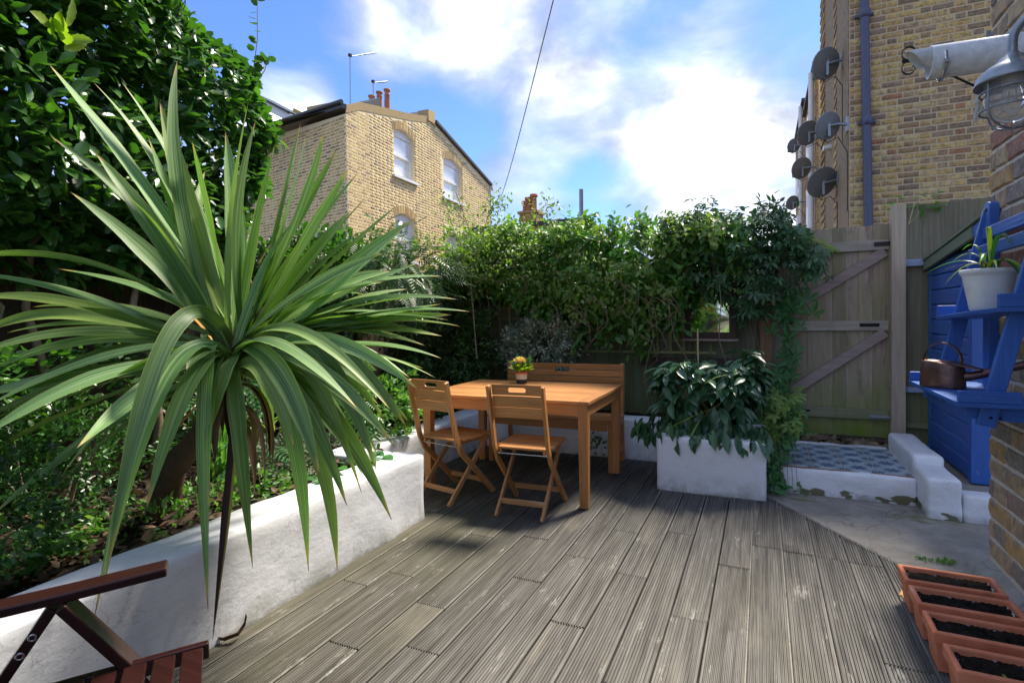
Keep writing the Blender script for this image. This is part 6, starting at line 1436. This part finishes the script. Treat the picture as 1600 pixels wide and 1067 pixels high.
n = 260; s_ = rng.random(n); P = np.stack([np.interp(s_, [0, .5, 1], [.21, .18, .06])+rng.normal(size=n)*.045, 5.62+rng.normal(size=n)*.03, .3+1.25*(1-s_)], 1)
leaves('hanging_foliage', M['l_big'], 'palmate', P[:70], rdir(70)*.7+np.array([0, -.4, -.7]), rdir(70)*.4+np.array([0, -.8, .4]), .085+.05*rng.random(70), vc)
mb = MB()
for k in range(12): x = random.uniform(-.1, .28); mb.tube([(x, 5.64, 1.9), (x+random.uniform(-.08, .08), 5.62, 1.4), (x+random.uniform(-.1, .05), 5.63, .9), (x-.03, 5.6, .3)], .0028, 5)
mb.build('vine_stem', M['stem'], vc)
q = at_y(1285, 385, 5.6); t = thing('acid_green_sprig', 'yellow-green feathery sprig reaching across the top of the gate', 'plant', tuple(at_y(1255, 370, 5.6)))
n = 60; s_ = rng.random(n)[:, None]; P = np.array(at_y(1250, 365, 5.6))*(1-s_)+np.array(at_y(1300, 395, 5.55))*s_+rng.normal(size=(n, 3))*.02; leaves('foliage', M['l_lime'], 'ovate', P, rdir(n)*.5+np.array([.7, 0, -.3]), rdir(n)*.5+np.array([0, -.5, .8]), .04+.025*rng.random(n), t)
mb = MB(); mb.tube([at_y(1248, 365, 5.6), at_y(1275, 378, 5.58), at_y(1300, 396, 5.55)], .002, 5); mb.build('stem', M['stem_green'], t)
# sprig on the gate post
c = at_y(1428, 322, 5.74); t = thing('post_sprig', 'leafy green sprig growing over the top of the pale gate post', 'plant', tuple(c)); n = 26
P = np.array(c)+np.stack([rng.uniform(-.15, .20, n), rng.uniform(-.05, .05, n), rng.uniform(-.04, .10, n)], 1); leaves('foliage', M['l_ivy'], 'ovate', P, rdir(n)*np.array([1.5, .5, .5])+np.array([.2, 0, .2]), rdir(n)*.5+np.array([0, -.5, .8]), .06+.03*rng.random(n), t)
mb = MB(); mb.tube([at_y(1420, 350, 5.7), at_y(1424, 335, 5.7), c, at_y(1455, 315, 5.74)], .004, 5); mb.tube([c, at_y(1405, 325, 5.72)], .003, 5); mb.tube([at_y(1420, 350, 5.7), at_y(1432, 338, 5.7), at_y(1436, 330, 5.7)], .002, 5); mb.build('stem', M['cane'], t)

# rose climber reaching up against the yellow house
rz_ = thing('rose_climber', 'spindly rose stems with sparse pale leaves rising in front of the yellow house', 'climber', (-2.75, 5.1, .35))
paths = [[(745, 560), (738, 470), (735, 430), (745, 400), (765, 330), (790, 318)], [(738, 470), (722, 400), (700, 330), (690, 300)], [(738, 450), (770, 420), (800, 400), (840, 385)], [(735, 430), (705, 420), (680, 395), (670, 372)], [(745, 400), (730, 350), (712, 300)], [(765, 330), (782, 305), (785, 318)], [(770, 420), (820, 350), (850, 322), (865, 318)], [(760, 380), (780, 345), (762, 312)], [(735, 430), (780, 440), (830, 430)], [(700, 330), (730, 345), (760, 372)]]
mb = MB(); LP = []
for i, pa in enumerate(paths):
    yy = 4.95+.05*(i % 3); pts = [np.array(at_y(x, y, yy)) for x, y in pa]; mb.tube(pts, [max(.0025, .009-.0016*k) if i == 0 else max(.002, .0045-.0008*k) for k in range(len(pts))], 6)
    for a, b in zip(pts[:-1], pts[1:]):
        for s_ in np.linspace(0, 1, 9): LP.append(a*(1-s_)+b*s_+rng.normal(size=3)*.035)
mb.build('stem', M['stem'], rz_)
P = np.array([p for p in LP if p[2] > 1.5]); P = np.repeat(P, 6, 0)+rng.normal(size=(len(P)*6, 3))*.05; n = len(P); leaves('foliage', M['l_rose'], 'ovate', P, rdir(n)+np.array([0, 0, -.2]), rdir(n)*.6+np.array([0, -.3, .8]), .028+.02*rng.random(n), rz_)
bush('rose_foliage', 'yellow-green airy foliage at the left end of the climber', 'climber', (-2.95, 5.15, 1.95), (.42, .25, .30), 1500, 'ovate', M['l_rose'], .045, droop=.2, lump=.4)

# shrub in the block planter
t = thing('glossy_shrub', 'bushy dark shrub with drooping glossy pointed leaves in the white block planter', 'shrub', (-.38, 4.56, .37))
nc = 420; D = rdir(nc); D = np.sign(D)*abs(D)**.62; D = D/np.max(abs(D), 1, keepdims=True)**.45; D = D*(.62+.38*rng.random(nc)**.6)[:, None]
C = np.array([-.42, 4.56, .70])+D*np.array([.33, .25, .26]); C[:, 2] -= .06*np.clip((C[:, 0]+.42)/.2, 0, 1)*(C[:, 0] < -.22)
C3 = np.array([-.10, 4.62, .82])+rdir(90)*np.array([.13, .16, .22])*rng.random((90, 1))**.4
C2 = np.stack([rng.uniform(-.88, .02, 70), rng.uniform(4.22, 4.45, 70), rng.uniform(.39, .50, 70)], 1); C = np.concatenate([C, C3, C2]); n = 1750; i = rng.integers(0, len(C), n)
cc_ = np.array([-.40, 4.60, .62]); cd = norm(C-cc_)[i]; hgt = np.clip((C[i][:, 2]-.45)/.45, 0, 1)[:, None]
an = rng.random(n)*2*PI; rad_ = np.stack([np.cos(an), np.sin(an), np.zeros(n)], 1)
P = C[i]+rng.normal(size=(n, 3))*.02; T = norm(rad_*(.45+.6*hgt)+cd*.55*np.array([1, 1, .2])+rdir(n)*.3+np.array([0, -.1, -1.15])*(1.15-hgt*.85)); Nn = norm(rdir(n)*.3+cd*np.array([1, 1, .3])*(1.1-hgt*.6)+np.array([0, -.2, .35])+np.array([0, 0, .6])*hgt)
k = (P[:, 2] > .40); leaves('foliage', M['l_lance'], 'lance', P[k], T[k], Nn[k], (.085+.075*rng.random(n))[k], t)
mb = MB()
for k in range(26):
    e = C[rng.integers(0, 420)]; b0 = np.array([rng.uniform(-.58, -.15), rng.uniform(4.4, 4.75), .36]); mb.tube([b0, (b0+e)/2+np.array([0, 0, .05]), e], [.006, .005, .003], 5)
mb.build('stem', M['stem_green'], t)
for (a, b) in (((1022, 682), (1130, 632)), ((1075, 695), (1095, 655)), ((1100, 600), (1142, 585))):
    p0 = np.array(at_y(*a, 4.2)); p1 = np.array(at_y(*b, 4.3)); strap_leaf((p0, (p0+p1)/2+np.array([0, -.02, .03]), p1), .02, .3, 'pale_leaf', M['l_rose'], t, nseg=8)
q0 = at_y(1092, 590, 4.65); q1 = at_y(1090, 514, 4.72); mb = MB(); mb.tube([(q0[0], q0[1], .36), q1], [.007, .006], 8); tag(mb.build('garden_cane', M['cane']), 'pale bamboo cane poking up out of the planter shrub', 'cane')
# light creeper spilling down beside the planter
t = thing('trailing_creeper', 'light green creeper spilling down between the planter and the tiled step', 'climber', (.12, 4.45, 0))
n = 520; s_ = rng.random(n); P = np.stack([.12+.06*np.sin(s_*6)+rng.normal(size=n)*.05*(1.2-s_*.6), 4.44+.35*(1-s_)+rng.normal(size=n)*.05, .03+.62*(1-s_)], 1)
leaves('foliage', M['l_big'], 'ovate', P, rdir(n)*.7+np.array([.2, -.4, -.5]), rdir(n)*.4+np.array([0, -.6, .7]), .04+.03*rng.random(n), t)
n = 90; P = np.stack([rng.uniform(.0, .25, n), rng.uniform(4.5, 4.9, n), rng.uniform(.38, .72, n)], 1); leaves('foliage', M['l_rose'], 'palmate', P, rdir(n)*.7+np.array([.3, -.3, -.3]), rdir(n)*.4+np.array([0, -.5, .8]), .07+.03*rng.random(n), t)
mb = MB()
for k in range(6): x = .05+.03*k; mb.tube([(x-.05, 4.8, .6), (x, 4.55, .38), (x+.02, 4.47, .2), (x+.03, 4.44, .0)], .002, 5)
mb.build('stem', M['stem'], t)
for px, py, n_ in ((1290, 762, 14), (1250, 770, 8), (1062, 757, 8)):
    q = at_z(px, py, 0); tg = thing('weed_tuft', {1290: 'bright green weed sprouting at the foot of the tiled step', 1250: 'small weed between step and planter at ground level', 1062: 'tiny weed in the gap at the foot of the block planter'}[px], 'weed', tuple(q))
    P = np.array(q)+np.stack([rng.normal(size=n_)*.03, -abs(rng.normal(size=n_))*.015, abs(rng.normal(size=n_))*.02], 1); leaves('foliage', M['l_big'], 'ovate', P, rdir(n_)+np.array([0, -.3, .3]), rdir(n_)*.4+np.array([0, -.3, 1]), .03+.02*rng.random(n_), tg)
# little plant under the bench
t = thing('bench_weed', 'wispy green plant growing in the shade under the bench seat', 'plant', tuple(at_y(930, 700, 4.9))); c = np.array(at_y(930, 690, 4.9)); n = 60
P = c+rng.normal(size=(n, 3))*np.array([.07, .03, .05]); leaves('foliage', M['l_hedge'], 'ovate', P, rdir(n), rdir(n)*.5+np.array([0, -.5, .8]), .03+.02*rng.random(n), t)
